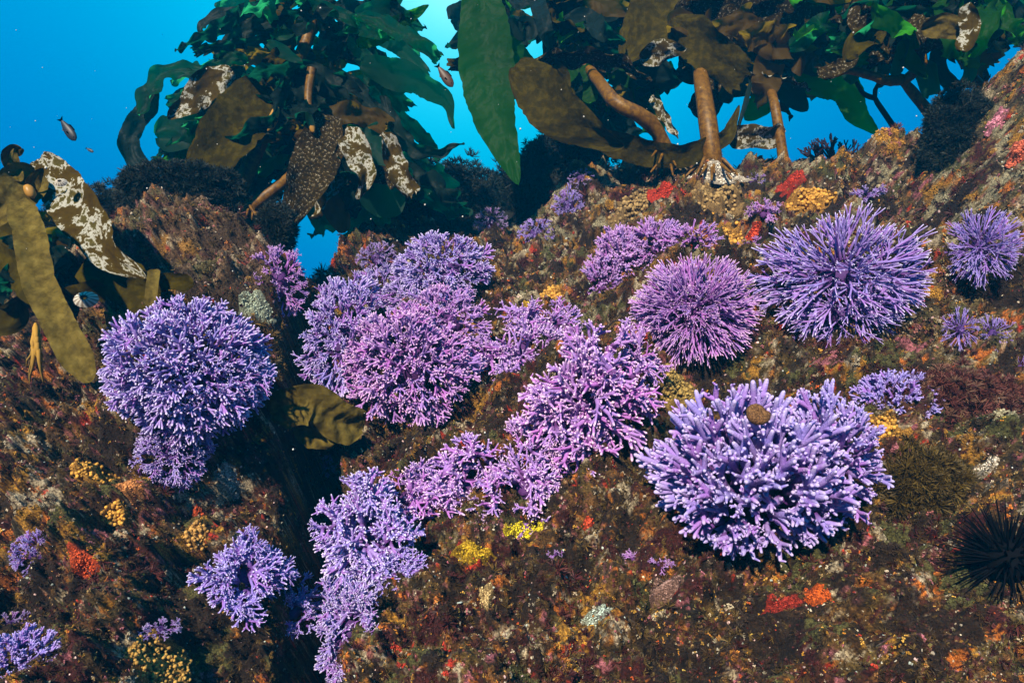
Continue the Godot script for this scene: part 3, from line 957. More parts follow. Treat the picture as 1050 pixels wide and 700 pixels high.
func build_crusts() -> void:
	var gold := Color(0.46, 0.23, 0.035)
	crust("zoanthid_mat", "golden mat of tiny polyps on the ridge above the very large violet coral", "polyp mat", 828, 211, 28, 13, gold, 0.03, 90)
	crust("zoanthid_mat", "orange gold polyp mat right of the curved coral band", "polyp mat", 748, 248, 18, 9, gold, 0.02, 90)
	crust("zoanthid_mat", "khaki polyp mat between the round spiky coral and the thick fingered coral", "polyp mat", 690, 396, 34, 14, Color(0.26, 0.17, 0.045), 0.02, 90)
	crust("zoanthid_mat", "gold polyp mat highest of three on the left rock face", "polyp mat", 98, 488, 17, 13, gold, 0.02, 90)
	crust("zoanthid_mat", "gold polyp mat below the orange sponge on the left rock", "polyp mat", 124, 537, 14, 13, gold, 0.02, 90)
	crust("zoanthid_mat", "broad ochre polyp mat at the bottom edge of the left rock", "polyp mat", 160, 682, 32, 24, Color(0.34, 0.19, 0.04), 0.02, 90)
	crust("zoanthid_mat", "small gold polyp mat beside the yellow sponge above the stubby coral", "polyp mat", 566, 307, 12, 11, gold, 0.02, 90)
	crust("zoanthid_mat", "ochre polyp mat between the small right clump and the bushy brown weed", "polyp mat", 905, 444, 20, 9, gold, 0.02, 90)
	crust("zoanthid_mat", "ochre polyp mat left of the hydrocoral on the crevice's left lip", "polyp mat", 203, 552, 10, 16, Color(0.38, 0.2, 0.05), 0.02, 90)
	crust("zoanthid_mat", "tan polyp mat on the ridge slope behind the curved coral band", "polyp mat", 655, 215, 30, 14, Color(0.25, 0.16, 0.06), 0.03, 90)
	crust("zoanthid_mat", "tan polyp mat under the red sponge on the ridge", "polyp mat", 735, 205, 30, 12, Color(0.27, 0.17, 0.06), 0.03, 90)
	crust("sponge", "bright yellow sponge below the sprawling coral band", "sponge", 538, 551, 30, 9, Color(0.6, 0.48, 0.015), 0.016, 50)
	crust("sponge", "mustard sponge left of the bright yellow one", "sponge", 484, 566, 21, 11, Color(0.42, 0.26, 0.01), 0.016, 50)
	crust("sponge", "bright yellow sponge dab above the stubby coral", "sponge", 541, 318, 11, 8, Color(0.55, 0.33, 0.02), 0.016, 50)
	crust("sponge", "orange sponge between gold mats on the left rock", "sponge", 135, 501, 13, 11, Color(0.5, 0.20, 0.06), 0.02, 50)
	crust("sponge", "round orange brown sponge inside the bend of the curved coral band", "sponge", 641, 284, 10, 13, Color(0.36, 0.13, 0.03), 0.035, 40)
	crust("sponge", "orange sponge ball at the right end of the curved coral band", "sponge", 724, 249, 9, 8, Color(0.5, 0.18, 0.05), 0.03, 40)
	crust("sponge", "scarlet sponge on the ridge under the sweeping kelp blade", "sponge", 686, 192, 20, 12, Color(0.46, 0.035, 0.012), 0.02, 50)
	crust("sponge", "small scarlet sponge at the base of the dark branching weed on the ridge", "sponge", 812, 188, 12, 7, Color(0.42, 0.035, 0.012), 0.02, 50)
	crust("sponge", "scarlet dot of sponge left of the very large violet coral", "sponge", 773, 241, 7, 6, Color(0.5, 0.05, 0.015), 0.02, 50)
	crust("sponge", "vivid orange sponge in the lower right foreground", "sponge", 838, 611, 15, 8, Color(0.62, 0.11, 0.012), 0.018, 60)
	crust("sponge", "dark red sponge left of the vivid orange one", "sponge", 803, 618, 17, 8, Color(0.28, 0.025, 0.012), 0.014, 60)
	crust("sponge", "orange red sponge right of the far left coral", "sponge", 86, 577, 14, 9, Color(0.5, 0.07, 0.015), 0.014, 60)
	crust("sponge", "small orange red sponge under the coral tuft on the left rock", "sponge", 203, 524, 8, 7, Color(0.55, 0.08, 0.02), 0.014, 60)
	crust("sponge", "small orange red sponge on the maroon weed at right", "sponge", 962, 384, 9, 7, Color(0.55, 0.08, 0.02), 0.014, 60)
	crust("sponge", "small red sponge in the dark rock right of the yellow sponge", "sponge", 602, 538, 8, 5, Color(0.5, 0.06, 0.02), 0.012, 60)
	crust("sponge", "rosy pink crust high on the right wall", "sponge", 1022, 124, 8, 9, Color(0.5, 0.18, 0.24), 0.012, 60)
	crust("sponge", "orange red crust at the right edge of the right wall", "sponge", 1044, 155, 9, 10, Color(0.55, 0.12, 0.06), 0.012, 60)
	crust("sponge", "cream sponge button on the dark foreground rock", "sponge", 499, 618, 8, 8, Color(0.5, 0.36, 0.16), 0.02, 40)
	crust("sponge", "pale mint crust squiggle on the dark foreground rock", "sponge", 614, 630, 16, 5, Color(0.42, 0.5, 0.42), 0.01, 60)
	crust("sponge", "smooth grey sponge inside the bend of the cascading coral", "sponge", 420, 541, 12, 9, Color(0.4, 0.38, 0.33), 0.02, 20)
	crust("sponge", "dusty pink sponge below the thick fingered coral", "sponge", 681, 602, 15, 11, Color(0.26, 0.15, 0.12), 0.02, 30)
	crust("coralline_crust", "white bleached crust on top of the ridge under the kelp blade", "crust", 738, 174, 30, 8, Color(0.58, 0.52, 0.42), 0.015, 60)
	crust("coralline_crust", "white crust patch between the curved band and the round spiky coral", "crust", 672, 296, 24, 11, Color(0.5, 0.44, 0.35), 0.012, 60)
	crust("coralline_crust", "pale crust on the right edge above the urchin", "crust", 1013, 478, 8, 9, Color(0.55, 0.48, 0.38), 0.012, 60)
	crust("bryozoan_mat", "grey green bushy crust between stacked and stubby corals", "crust", 468, 388, 24, 30, Color(0.16, 0.17, 0.085), 0.03, 70)
	crust("bryozoan_mat", "grey white crust on the left rock's lower right side", "crust", 235, 492, 11, 10, Color(0.36, 0.35, 0.3), 0.015, 60)
	crust("bryozoan_mat", "pale green crust beside the small fan coral on the left rock", "crust", 262, 316, 16, 14, Color(0.3, 0.34, 0.25), 0.015, 60)

# ------------------------------------------------------------------ kelp
# pts: [x, y, d] along the blade's middle; w: half width in photo pixels; shape: "leaf", "strap" or "torn"
var kelp_back := 1.0
func blade(parent: Node3D, pts: Array, w: float, mat: String, shape := "leaf", twist := Vector2(0.2, -0.3), ruffle := 0.3, ridges := 0.0) -> void:
	var cv3 := Curve3D.new()
	var P := []
	for a in pts:
		P.append(px(a[0], a[1], a[2] * kelp_back))
	for k in P.size():
		var tg: Vector3 = (P[mini(k + 1, P.size() - 1)] - P[maxi(k - 1, 0)]) * 0.18
		cv3.add_point(P[k], -tg, tg)
	var L := cv3.get_baked_length()
	var d: float = -P[P.size() / 2].z
	var half: float = w / F * d
	var rows := clampi(int(L / half * 7.0), 18, 70)
	var cols := 10
	var b := Buf.new()
	var ph := rr(0, TAU)
	var off := rr(0, 900)
	var uvo := Vector2(rng.randf(), rng.randf())
	for j in rows + 1:
		var t := float(j) / rows
		var p := cv3.sample_baked(L * t, true)
		var tan_ := (cv3.sample_baked(minf(L, L * t + L * 0.02), true) - cv3.sample_baked(maxf(0, L * t - L * 0.02), true)).normalized()
		var side := tan_.cross(-p.normalized()).normalized().rotated(tan_, lerpf(twist.x, twist.y, t))
		var nn := side.cross(tan_)
		var width := 1.0
		match shape:
			"leaf": width = pow(sin(PI * pow(lerpf(0.03, 1.0, t), 0.75)), 0.75)
			"strap": width = minf(1.0, pow(t * 8.0 + 0.15, 0.5)) * minf(1.0, pow((1.0 - t) * 7.0 + 0.02, 0.5))
			"torn": width = minf(1.0, pow(t * 3.0 + 0.05, 0.7)) * (1.0 - 0.25 * t)
		for i in cols + 1:
			var s := float(i) / cols * 2.0 - 1.0
			var e := width * (1.0 + 0.10 * nz.get_noise_3d(t * L * 14.0, signf(s) * 5.0, off) * absf(s) + 0.05 * nfine.get_noise_3d(t * L * 60.0, signf(s) * 5.0, off) * absf(s))
			var tt := 0.0
			if shape == "torn" and j == rows:
				tt = 0.12 * L * nfine.get_noise_2d(s * 9.0, off)
			var z: float = ruffle * half * absf(s) * s * sin(t * L / half * 2.2 + ph + 1.3 * s) + ruffle * half * 0.35 * nz.get_noise_3d(t * L * 7.0, s * 1.3, off) * 2.0
			z += 0.22 * half * (absf(s) - 0.5) * width
			if ridges > 0.0:
				z += ridges * half * sin((t * L / half * 9.0) - absf(s) * 5.0 + 2.0 * nz.get_noise_3d(t * L * 9.0, s, off))
			b.add(p + side * s * half * e + nn * z + tan_ * tt - parent.position, nn, Color.WHITE, uvo + Vector2(s * half, t * L) * (2.0 if mat == "encrusted" else 3.3))
	for j in rows:
		for i in cols:
			var a := j * (cols + 1) + i
			b.quad(a, a + 1, a + cols + 2, a + cols + 1)
	b.smooth()
	part("blade", b.mesh(), M[mat], parent)

func stalk(parent: Node3D, pts: Array, r: float, mat := "stipe", called := "stipe") -> void:
	var cv3 := Curve3D.new()
	var P := []
	for a in pts:
		P.append(px(a[0], a[1], a[2] * kelp_back))
	for k in P.size():
		var tg: Vector3 = (P[mini(k + 1, P.size() - 1)] - P[maxi(k - 1, 0)]) * 0.18
		cv3.add_point(P[k], -tg, tg)
	var L := cv3.get_baked_length()
	var q := PackedVector3Array()
	var rad := PackedFloat32Array()
	var col := PackedColorArray()
	var rw: float = r / F * -P[0].z
	for k in 19:
		var t := k / 18.0
		q.append(cv3.sample_baked(L * t, true) - parent.position)
		rad.append(rw * (1.25 - 0.55 * t) * (1.0 + 0.12 * nz.get_noise_1d(t * L * 18.0 + r * 7.0)) * rr(0.95, 1.05))
		col.append(Color.WHITE)
	var b := Buf.new()
	b.tube(q, rad, col, 10)
	part(called, b.mesh(), M[mat], parent)
	if r < 5.0 or mat != "stipe":
		return
	var h := Buf.new()      # the holdfast: roots that grip the rock
	for k in 16:
		var a := TAU * k / 16.0 + rr(-0.2, 0.2)
		var reach := rw * rr(2.2, 4.2)
		var s: Vector3 = P[0] + (P[1] - P[0]).normalized() * rw * rr(0.3, 2.2)
		var e: Vector3 = s + Vector3(cos(a) * reach, -rw * rr(1.5, 3.5), sin(a) * reach)
		var m: Vector3 = s.lerp(e, 0.5) + Vector3(0, rw * rr(0.2, 0.8), 0)
		h.tube([s - parent.position, m - parent.position, e - parent.position], [rw * 0.34, rw * 0.26, rw * 0.14], [Color.WHITE, Color.WHITE, Color.WHITE], 6)
	part("holdfast", h.mesh(), M[mat], parent)

func bulb(parent: Node3D, x: float, y: float, d: float, rx: float, ry: float, tilt: float) -> void:
	var b := Buf.new()
	lump(b, Vector3.ZERO, Vector3(rx, ry, rx) / F * d * kelp_back, Color.WHITE, 0.08, 10, 12)
	part("gas_bladder", b.mesh(), M.bladder, parent, Transform3D(Basis(Vector3.BACK, tilt), px(x, y, d * kelp_back) - parent.position))

# many overlapping dark blades inside a crown, each one a blade of its own
func fill_blades(parent: Node3D, cx: float, cy: float, rx: float, ry: float, d: float, n: int, w: Vector2, l: Vector2, mats: Array, droop := 0.5) -> void:
	for k in n:
		var a := rr(0, TAU)
		var r := sqrt(rng.randf())
		var x := cx + cos(a) * r * rx
		var y := cy + sin(a) * r * ry
		var ln := rr(l.x, l.y)
		var th := rr(0, TAU)
		var dx := cos(th) * ln
		var dy := sin(th) * ln * 0.7 + droop * ln * 0.5
		var dd := d + rr(-0.25, 0.3)
		var m: String = mats[rng.randi() % mats.size()]
		if m == "brown" and rng.randf() < 0.6:
			m = "amber"
		blade(parent, [[x, y, dd], [x + dx * 0.35 + rr(-9, 9), y + dy * 0.3 - 7, dd - rr(-0.08, 0.1)], [x + dx * 0.85 + rr(-6, 6), y + dy * 0.75, dd - rr(-0.1, 0.15)], [x + dx * 1.2, y + dy * 1.1 + droop * 8.0, dd]], rr(w.x, w.y) * 0.72, m, ["leaf", "strap", "torn", "strap"][rng.randi() % 4], Vector2(rr(-1, 1), rr(-1.3, 1.3)), rr(0.3, 0.75), 0.03)

func build_kelp() -> void:
	var g := "kelp plants over the reef"
	# --- the kelp on the left rock
	var k := thing("kelp", "dense dark kelp plant standing on the left rock, its stalk leaning right", "kelp", surf(245, 214), g)
	kelp_back = 1.26
	stalk(k, [[238, 214, 2.3], [252, 178, 2.3], [266, 145, 2.32], [278, 118, 2.35], [296, 80, 2.4], [315, 40, 2.4], [330, -30, 2.4]], 7.5)
	stalk(k, [[252, 216, 2.3], [280, 195, 2.3], [300, 178, 2.35], [330, 130, 2.45], [350, 80, 2.5]], 5.5)
	stalk(k, [[320, 70, 2.25], [316, 100, 2.25], [319, 132, 2.22]], 4.0)
	bulb(k, 318, 125, 2.2, 4, 12, 0.3)
	bulb(k, 280, 122, 2.22, 5, 13, -0.35)
	blade(k, [[268, 86, 2.3], [252, 112, 2.22], [222, 152, 2.15], [184, 197, 2.1]], 29, "brown", "leaf", Vector2(0.1, 0.25), 0.12)
	blade(k, [[338, 118, 2.25], [325, 160, 2.2], [308, 200, 2.15], [294, 236, 2.12]], 24, "speckled", "leaf", Vector2(0.2, -0.2), 0.2)
	blade(k, [[350, 160, 2.3], [338, 195, 2.3], [318, 225, 2.3]], 11, "encrusted", "leaf", Vector2(0.7, 0.9), 0.5)
	blade(k, [[356, 130, 2.2], [366, 156, 2.15], [373, 180, 2.15], [369, 204, 2.15]], 14, "encrusted", "leaf", Vector2(0.4, -0.5), 0.5)
	blade(k, [[392, 136, 2.2], [402, 155, 2.2], [411, 178, 2.2], [422, 200, 2.2]], 13, "encrusted", "torn", Vector2(-0.6, 0.5), 0.6)
	blade(k, [[375, 130, 2.35], [388, 165, 2.3], [392, 195, 2.3], [386, 222, 2.3]], 24, "teal", "strap", Vector2(0.3, -0.2), 0.2)
	blade(k, [[350, 130, 2.4], [362, 175, 2.4], [366, 210, 2.4]], 20, "green", "strap", Vector2(0.1, 0.2), 0.2)
	blade(k, [[250, 14, 2.4], [225, 14, 2.38], [206, 30, 2.36], [222, 43, 2.36]], 6, "dark", "strap", Vector2(0.4, 1.1), 0.2)
	blade(k, [[298, 18, 2.4], [262, 26, 2.4], [240, 38, 2.4], [224, 62, 2.4]], 9, "dark", "torn", Vector2(0.5, -0.2), 0.4)
	blade(k, [[255, 62, 2.4], [236, 58, 2.4], [220, 68, 2.4], [205, 80, 2.4], [190, 72, 2.4]], 8, "teal", "leaf", Vector2(0.2, 0.5), 0.6)
	blade(k, [[232, 78, 2.4], [186, 72, 2.38], [166, 76, 2.36], [150, 96, 2.36], [142, 118, 2.36]], 9, "teal", "strap", Vector2(0.3, 0.7), 0.5)
	blade(k, [[160, 88, 2.4], [146, 118, 2.4], [132, 140, 2.4], [140, 166, 2.4], [160, 186, 2.4]], 10, "dark", "strap", Vector2(0.5, -0.2), 0.5)
	blade(k, [[238, 72, 2.3], [212, 88, 2.28], [192, 108, 2.26], [172, 122, 2.25]], 15, "encrusted", "leaf", Vector2(0.2, 0.3), 0.3)
	blade(k, [[236, 95, 2.34], [205, 120, 2.34], [182, 136, 2.34], [160, 140, 2.34]], 19, "teal", "strap", Vector2(0.1, 0.4), 0.3)
	blade(k, [[232, 110, 2.4], [212, 130, 2.4], [195, 150, 2.4], [172, 168, 2.4], [156, 160, 2.4]], 16, "green", "leaf", Vector2(0.2, -0.3), 0.3)
	blade(k, [[370, 66, 2.4], [400, 74, 2.35], [432, 84, 2.3], [458, 104, 2.3], [466, 132, 2.3]], 17, "teal", "leaf", Vector2(0.15, 0.9), 0.15)
	blade(k, [[372, 76, 2.45], [392, 74, 2.42], [404, 84, 2.4], [404, 98, 2.4]], 13, "teal", "strap", Vector2(0.0, 0.2), 0.2)
	blade(k, [[392, 98, 2.4], [405, 130, 2.38], [425, 152, 2.36], [448, 156, 2.36], [476, 146, 2.36]], 9, "dark", "leaf", Vector2(0.2, 0.6), 0.4)
	blade(k, [[364, 14, 2.4], [384, 10, 2.4], [402, 2, 2.4], [420, -14, 2.4]], 9, "teal", "leaf", Vector2(0.0, 0.4), 0.15)
	blade(k, [[366, 46, 2.4], [392, 34, 2.4], [415, 20, 2.4], [440, 5, 2.4]], 9, "green", "leaf", Vector2(0.0, 0.2), 0.15, 0.06)
	blade(k, [[378, 40, 2.45], [402, 44, 2.45], [420, 58, 2.45], [436, 76, 2.45]], 9, "teal", "torn", Vector2(0.3, 0.1), 0.15)
	blade(k, [[382, 34, 2.4], [392, 26, 2.4], [398, 16, 2.4]], 4, "dark", "leaf", Vector2(0.3, 0.1), 0.15)
	blade(k, [[274, 44, 2.25], [292, 54, 2.22], [310, 64, 2.2]], 7, "teal", "leaf", Vector2(0.2, 0.1), 0.2)
	fill_blades(k, 325, 15, 48, 40, 2.5, 40, Vector2(8, 15), Vector2(50, 95), ["dark", "dark", "dark", "teal", "amber"], 0.6)
	fill_blades(k, 300, 95, 58, 48, 2.5, 60, Vector2(9, 17), Vector2(50, 100), ["dark", "dark", "dark", "brown", "amber", "teal"], 1.0)
	fill_blades(k, 350, 150, 45, 40, 2.52, 28, Vector2(10, 18), Vector2(35, 60), ["dark", "dark", "teal", "speckled"], 1.0)
	fill_blades(k, 215, 120, 40, 30, 2.5, 12, Vector2(6, 12), Vector2(30, 55), ["dark", "teal"], 0.5)
	fill_blades(k, 235, 160, 55, 34, 2.6, 36, Vector2(9, 18), Vector2(35, 65), ["dark", "dark", "teal", "dark"], 0.8)
	fill_blades(k, 395, 175, 40, 36, 2.7, 14, Vector2(9, 18), Vector2(35, 60), ["dark", "dark", "teal"], 0.9)
	fill_blades(k, 290, 125, 62, 62, 2.75, 44, Vector2(10, 18), Vector2(45, 90), ["dark", "dark", "dark", "teal", "brown"], 0.9)
	# --- the canopy over the ridge
	var c := thing("kelp", "broad kelp canopy spreading over the ridge on thick orange stalks", "kelp", surf(722, 172), g)
	kelp_back = 1.0
	stalk(c, [[732, 174, 3.0], [728, 140, 2.98], [723, 105, 3.05], [719, 80, 3.2], [714, 50, 3.45], [706, 5, 3.7]], 8)
	kelp_back = 1.45
	kelp_back = 1.1
	stalk(c, [[806, 180, 2.75], [800, 140, 2.75], [795, 110, 2.75], [790, 92, 2.9], [782, 70, 3.15], [772, 40, 3.3]], 4.6)
	stalk(c, [[686, 166, 2.8], [676, 138, 2.76], [660, 120, 2.7], [634, 107, 2.68], [616, 86, 2.85], [602, 66, 3.1], [592, 40, 3.3]], 6.5)
	kelp_back = 1.45
	blade(c, [[492, -20, 2.3], [497, 40, 2.25], [505, 110, 2.2], [532, 190, 2.15]], 29, "green", "leaf", Vector2(0.1, 0.1), 0.10, 0.035)
	blade(c, [[500, 44, 2.3], [514, 66, 2.28], [524, 84, 2.27], [528, 102, 2.26]], 12, "green", "strap", Vector2(0.4, 0.2), 0.15, 0.05)
	blade(c, [[520, 40, 2.35], [530, 60, 2.33], [542, 76, 2.32]], 14, "green", "strap", Vector2(0.4, 0.2), 0.15, 0.05)
	blade(c, [[480, -20, 2.32], [482, 8, 2.32], [490, 32, 2.32]], 8, "dark", "leaf", Vector2(0.5, 0.2), 0.2)
	blade(c, [[528, 66, 2.15], [552, 92, 2.12], [585, 125, 2.1], [640, 150, 2.1]], 27, "brown", "leaf", Vector2(0.0, 0.5), 0.15)
	blade(c, [[545, 62, 2.2], [590, 58, 2.2], [630, 62, 2.2], [668, 84, 2.22]], 12, "speckled", "leaf", Vector2(0.9, 0.6), 0.4)
	blade(c, [[560, 60, 2.25], [575, 85, 2.22], [580, 112, 2.2], [590, 135, 2.2]], 16, "brown", "strap", Vector2(1.0, 0.7), 0.2)
	blade(c, [[600, 66, 2.3], [606, 84, 2.28], [604, 106, 2.27]], 8, "green", "strap", Vector2(0.3, 0.1), 0.15, 0.05)
	blade(c, [[590, 66, 2.33], [580, 80, 2.3], [574, 98, 2.3]], 9, "green", "leaf", Vector2(0.3, 0.1), 0.15, 0.05)
	blade(c, [[575, 128, 2.3], [610, 140, 2.2], [660, 156, 2.1], [705, 158, 2.05], [742, 142, 2.05], [758, 108, 2.1]], 15, "brown", "leaf", Vector2(0.6, 0.2), 0.1)
	blade(c, [[748, 140, 2.1], [770, 140, 2.08], [790, 140, 2.08], [806, 134, 2.08]], 12, "encrusted", "strap", Vector2(0.2, 0.5), 0.2)
	blade(c, [[770, 84, 2.15], [765, 105, 2.12], [755, 138, 2.1]], 3.0, "dark", "leaf", Vector2(0.5, 0.5), 0.1)
	blade(c, [[700, -10, 2.35], [672, 22, 2.3], [650, 48, 2.28], [640, 66, 2.28]], 33, "brown", "leaf", Vector2(0.2, 0.3), 0.12)
	blade(c, [[656, 60, 2.24], [680, 52, 2.22], [704, 50, 2.2]], 12, "encrusted", "leaf", Vector2(0.3, 0.2), 0.4)
	blade(c, [[690, 18, 2.26], [720, 45, 2.2], [745, 66, 2.17], [764, 82, 2.15]], 24, "brown", "torn", Vector2(0.1, 0.35), 0.2)
	blade(c, [[690, 22, 2.3], [740, 18, 2.22], [790, 14, 2.18], [830, 4, 2.15]], 24, "speckled", "strap", Vector2(0.2, 0.1), 0.25)
	blade(c, [[838, -25, 2.12], [840, 5, 2.1], [842, 32, 2.1]], 14, "speckled", "strap", Vector2(0.1, 0.2), 0.2)
	blade(c, [[740, 74, 2.2], [770, 78, 2.2], [800, 80, 2.2], [832, 92, 2.2]], 5, "encrusted", "strap", Vector2(0.9, 0.9), 0.5)
	blade(c, [[760, 30, 2.3], [752, 50, 2.28], [766, 68, 2.25]], 9, "olive", "strap", Vector2(0.8, 0.5), 0.1)
	blade(c, [[655, 70, 2.35], [680, 78, 2.33], [700, 84, 2.3]], 16, "dark", "leaf", Vector2(0.4, 0.4), 0.4)
	blade(c, [[668, 98, 2.3], [680, 118, 2.28], [696, 142, 2.25]], 6, "encrusted", "leaf", Vector2(0.4, 0.6), 0.3)
	blade(c, [[812, 86, 2.4], [842, 84, 2.38], [868, 92, 2.37], [880, 118, 2.36], [902, 138, 2.36]], 15, "green", "leaf", Vector2(0.1, 0.2), 0.2)
	blade(c, [[796, 86, 2.4], [812, 96, 2.4], [828, 114, 2.4]], 12, "dark", "leaf", Vector2(0.1, 0.2), 0.2)
	blade(c, [[788, 92, 2.5], [780, 108, 2.5], [764, 122, 2.5]], 13, "green", "leaf", Vector2(0.1, 0.4), 0.2)
	blade(c, [[640, 30, 2.5], [634, 56, 2.48], [646, 92, 2.46], [668, 108, 2.45]], 15, "green", "leaf", Vector2(0.1, 0.3), 0.2, 0.05)
	fill_blades(c, 560, 18, 50, 30, 2.5, 38, Vector2(10, 18), Vector2(35, 70), ["dark", "dark", "green", "brown", "speckled"], 0.3)
	fill_blades(c, 620, 95, 48, 22, 2.55, 24, Vector2(10, 18), Vector2(35, 60), ["dark", "green", "brown"], 0.3)
	fill_blades(c, 645, 18, 40, 28, 2.6, 20, Vector2(10, 18), Vector2(40, 60), ["dark", "green", "brown"], 0.3)
	fill_blades(c, 790, 42, 65, 26, 2.5, 54, Vector2(12, 24), Vector2(45, 85), ["dark", "brown", "dark", "speckled", "brown"], 0.15)
	fill_blades(c, 720, 40, 60, 26, 2.55, 24, Vector2(14, 22), Vector2(45, 75), ["dark", "brown", "dark"], 0.1)
	# --- the kelp at the right
	var r := thing("kelp", "kelp with a slanting orange stalk rooted on the right end of the ridge", "kelp", surf(984, 160), g)
	kelp_back = 1.12
	stalk(r, [[986, 160, 2.5], [966, 132, 2.5], [944, 104, 2.48], [924, 80, 2.45]], 6.2)
	stalk(r, [[926, 84, 2.45], [938, 74, 2.42], [946, 66, 2.4], [944, 50, 2.4], [938, 30, 2.4], [934, 0, 2.4]], 4.4)
	stalk(r, [[924, 82, 2.45], [908, 82, 2.42], [892, 77, 2.4], [870, 72, 2.4], [852, 78, 2.4]], 4.6)
	stalk(r, [[1026, 60, 2.4], [1014, 40, 2.4], [1006, 22, 2.4], [996, -10, 2.4]], 4.0)
	stalk(r, [[1012, 96, 2.6], [1000, 82, 2.6], [990, 62, 2.55], [984, 40, 2.5]], 4.6)
	blade(r, [[946, 8, 2.4], [938, 40, 2.38], [936, 62, 2.38], [952, 80, 2.38]], 13, "green", "leaf", Vector2(0.2, 0.3), 0.3)
	blade(r, [[944, 62, 2.42], [952, 78, 2.42], [955, 98, 2.42]], 11, "teal", "torn", Vector2(0.1, 0.3), 0.3)
	blade(r, [[958, 50, 2.42], [966, 76, 2.42], [980, 90, 2.42]], 9, "dark", "torn", Vector2(0.1, 0.3), 0.3)
	blade(r, [[990, 50, 2.42], [996, 72, 2.42], [986, 86, 2.42], [974, 80, 2.42]], 6, "teal", "leaf", Vector2(0.1, 0.3), 0.3)
	blade(r, [[945, 30, 2.2], [965, 26, 2.18], [982, 30, 2.16], [1000, 34, 2.16]], 12, "olive", "leaf", Vector2(0.2, 0.3), 0.2)
	blade(r, [[985, 8, 2.15], [994, 18, 2.13], [994, 36, 2.12], [986, 52, 2.12]], 9, "encrusted", "strap", Vector2(0.2, 0.3), 0.3)
	blade(r, [[928, 40, 2.4], [922, 64, 2.4], [918, 78, 2.4]], 6, "teal", "strap", Vector2(0.5, 0.3), 0.1)
	blade(r, [[880, 58, 2.3], [860, 70, 2.3], [838, 76, 2.3]], 9, "speckled", "torn", Vector2(0.4, 0.3), 0.4)
	blade(r, [[905, 30, 2.35], [880, 44, 2.32], [868, 62, 2.3]], 14, "brown", "leaf", Vector2(0.4, 0.3), 0.3)
	fill_blades(r, 950, 5, 62, 30, 2.55, 50, Vector2(11, 22), Vector2(40, 80), ["dark", "brown", "dark", "green", "speckled"], 0.3)
	fill_blades(r, 1020, 15, 32, 34, 2.55, 18, Vector2(10, 20), Vector2(35, 60), ["dark", "dark", "green"], 0.6)
	fill_blades(r, 890, 20, 36, 28, 2.6, 14, Vector2(10, 20), Vector2(35, 60), ["dark", "dark", "green", "teal"], 0.3)
	var t := thing("kelp", "thin dark kelp stalk forking in open water over the ridge", "kelp", surf(945, 184), g)
	stalk(t, [[946, 192, 2.75], [930, 150, 2.9], [910, 120, 2.9], [897, 99, 2.9], [901, 86, 2.9]], 3.4, "dark_stipe")
	stalk(t, [[898, 101, 2.9], [886, 96, 2.9], [878, 84, 2.9], [872, 78, 2.9]], 2.2, "dark_stipe")
	blade(t, [[901, 90, 2.9], [906, 70, 2.9], [900, 50, 2.9], [905, 20, 2.9]], 7, "dark", "leaf", Vector2(0.3, 0.5), 0.3)
	# --- the kelp at the far left
	kelp_back = 1.0
	var f := thing("kelp", "olive kelp with long drooping straps at the far left edge", "kelp", px(5, 300, 2.1), g)
	stalk(f, [[5, 300, 2.1], [12, 260, 2.1], [22, 220, 2.1], [30, 195, 2.1], [36, 178, 2.1]], 4)
	blade(f, [[18, 206, 1.8], [30, 240, 1.72], [40, 290, 1.66], [62, 335, 1.62], [92, 392, 1.6]], 15, "olive", "strap", Vector2(0.1, 0.1), 0.12)
	blade(f, [[40, 162, 2.0], [68, 200, 1.95], [92, 234, 1.9], [112, 262, 1.88], [152, 288, 1.86]], 25, "encrusted", "leaf", Vector2(0.2, 0.6), 0.12)
	blade(f, [[88, 262, 1.98], [120, 285, 1.94], [145, 300, 1.92], [160, 312, 1.92]], 24, "brown", "strap", Vector2(0.2, 0.3), 0.2)
	blade(f, [[130, 292, 1.85], [150, 294, 1.84], [172, 288, 1.84], [198, 291, 1.84]], 9, "brown", "strap", Vector2(0.3, 0.1), 0.1)
	blade(f, [[158, 276, 1.82], [156, 292, 1.8], [153, 314, 1.8]], 6, "olive", "strap", Vector2(0.3, 0.3), 0.1)
	blade(f, [[40, 178, 1.95], [20, 190, 1.9], [4, 206, 1.86], [-20, 235, 1.85]], 22, "olive", "leaf", Vector2(0.2, 0.1), 0.2)
	blade(f, [[34, 180, 2.0], [14, 176, 1.98], [8, 158, 1.96], [22, 152, 1.95]], 7, "olive", "strap", Vector2(0.4, 0.5), 0.2)
	blade(f, [[20, 186, 1.9], [14, 170, 1.9], [14, 152, 1.9]], 6, "olive", "leaf", Vector2(0.1, 0.2), 0.2)
	blade(f, [[28, 200, 1.92], [36, 182, 1.9], [44, 172, 1.9]], 7, "olive", "leaf", Vector2(0.1, 0.2), 0.2)
	blade(f, [[5, 205, 2.0], [-5, 235, 1.95], [6, 262, 1.92], [20, 270, 1.92]], 18, "brown", "strap", Vector2(0.2, 0.1), 0.2)
	blade(f, [[-10, 262, 1.92], [14, 276, 1.88], [36, 294, 1.86], [58, 300, 1.86]], 17, "brown", "strap", Vector2(0.2, 0.4), 0.2)
	blade(f, [[-20, 320, 1.9], [10, 325, 1.88], [22, 300, 1.88]], 18, "brown", "leaf", Vector2(0.2, 0.4), 0.3)
	blade(f, [[70, 310, 1.98], [92, 304, 1.95], [112, 296, 1.95]], 16, "brown", "strap", Vector2(0.1, 0.2), 0.2)
	bulb(f, 30, 196, 1.9, 5, 8, 0.5)
	fill_blades(f, 40, 265, 50, 40, 2.2, 16, Vector2(9, 18), Vector2(30, 60), ["dark", "dark", "brown"], 0.4)
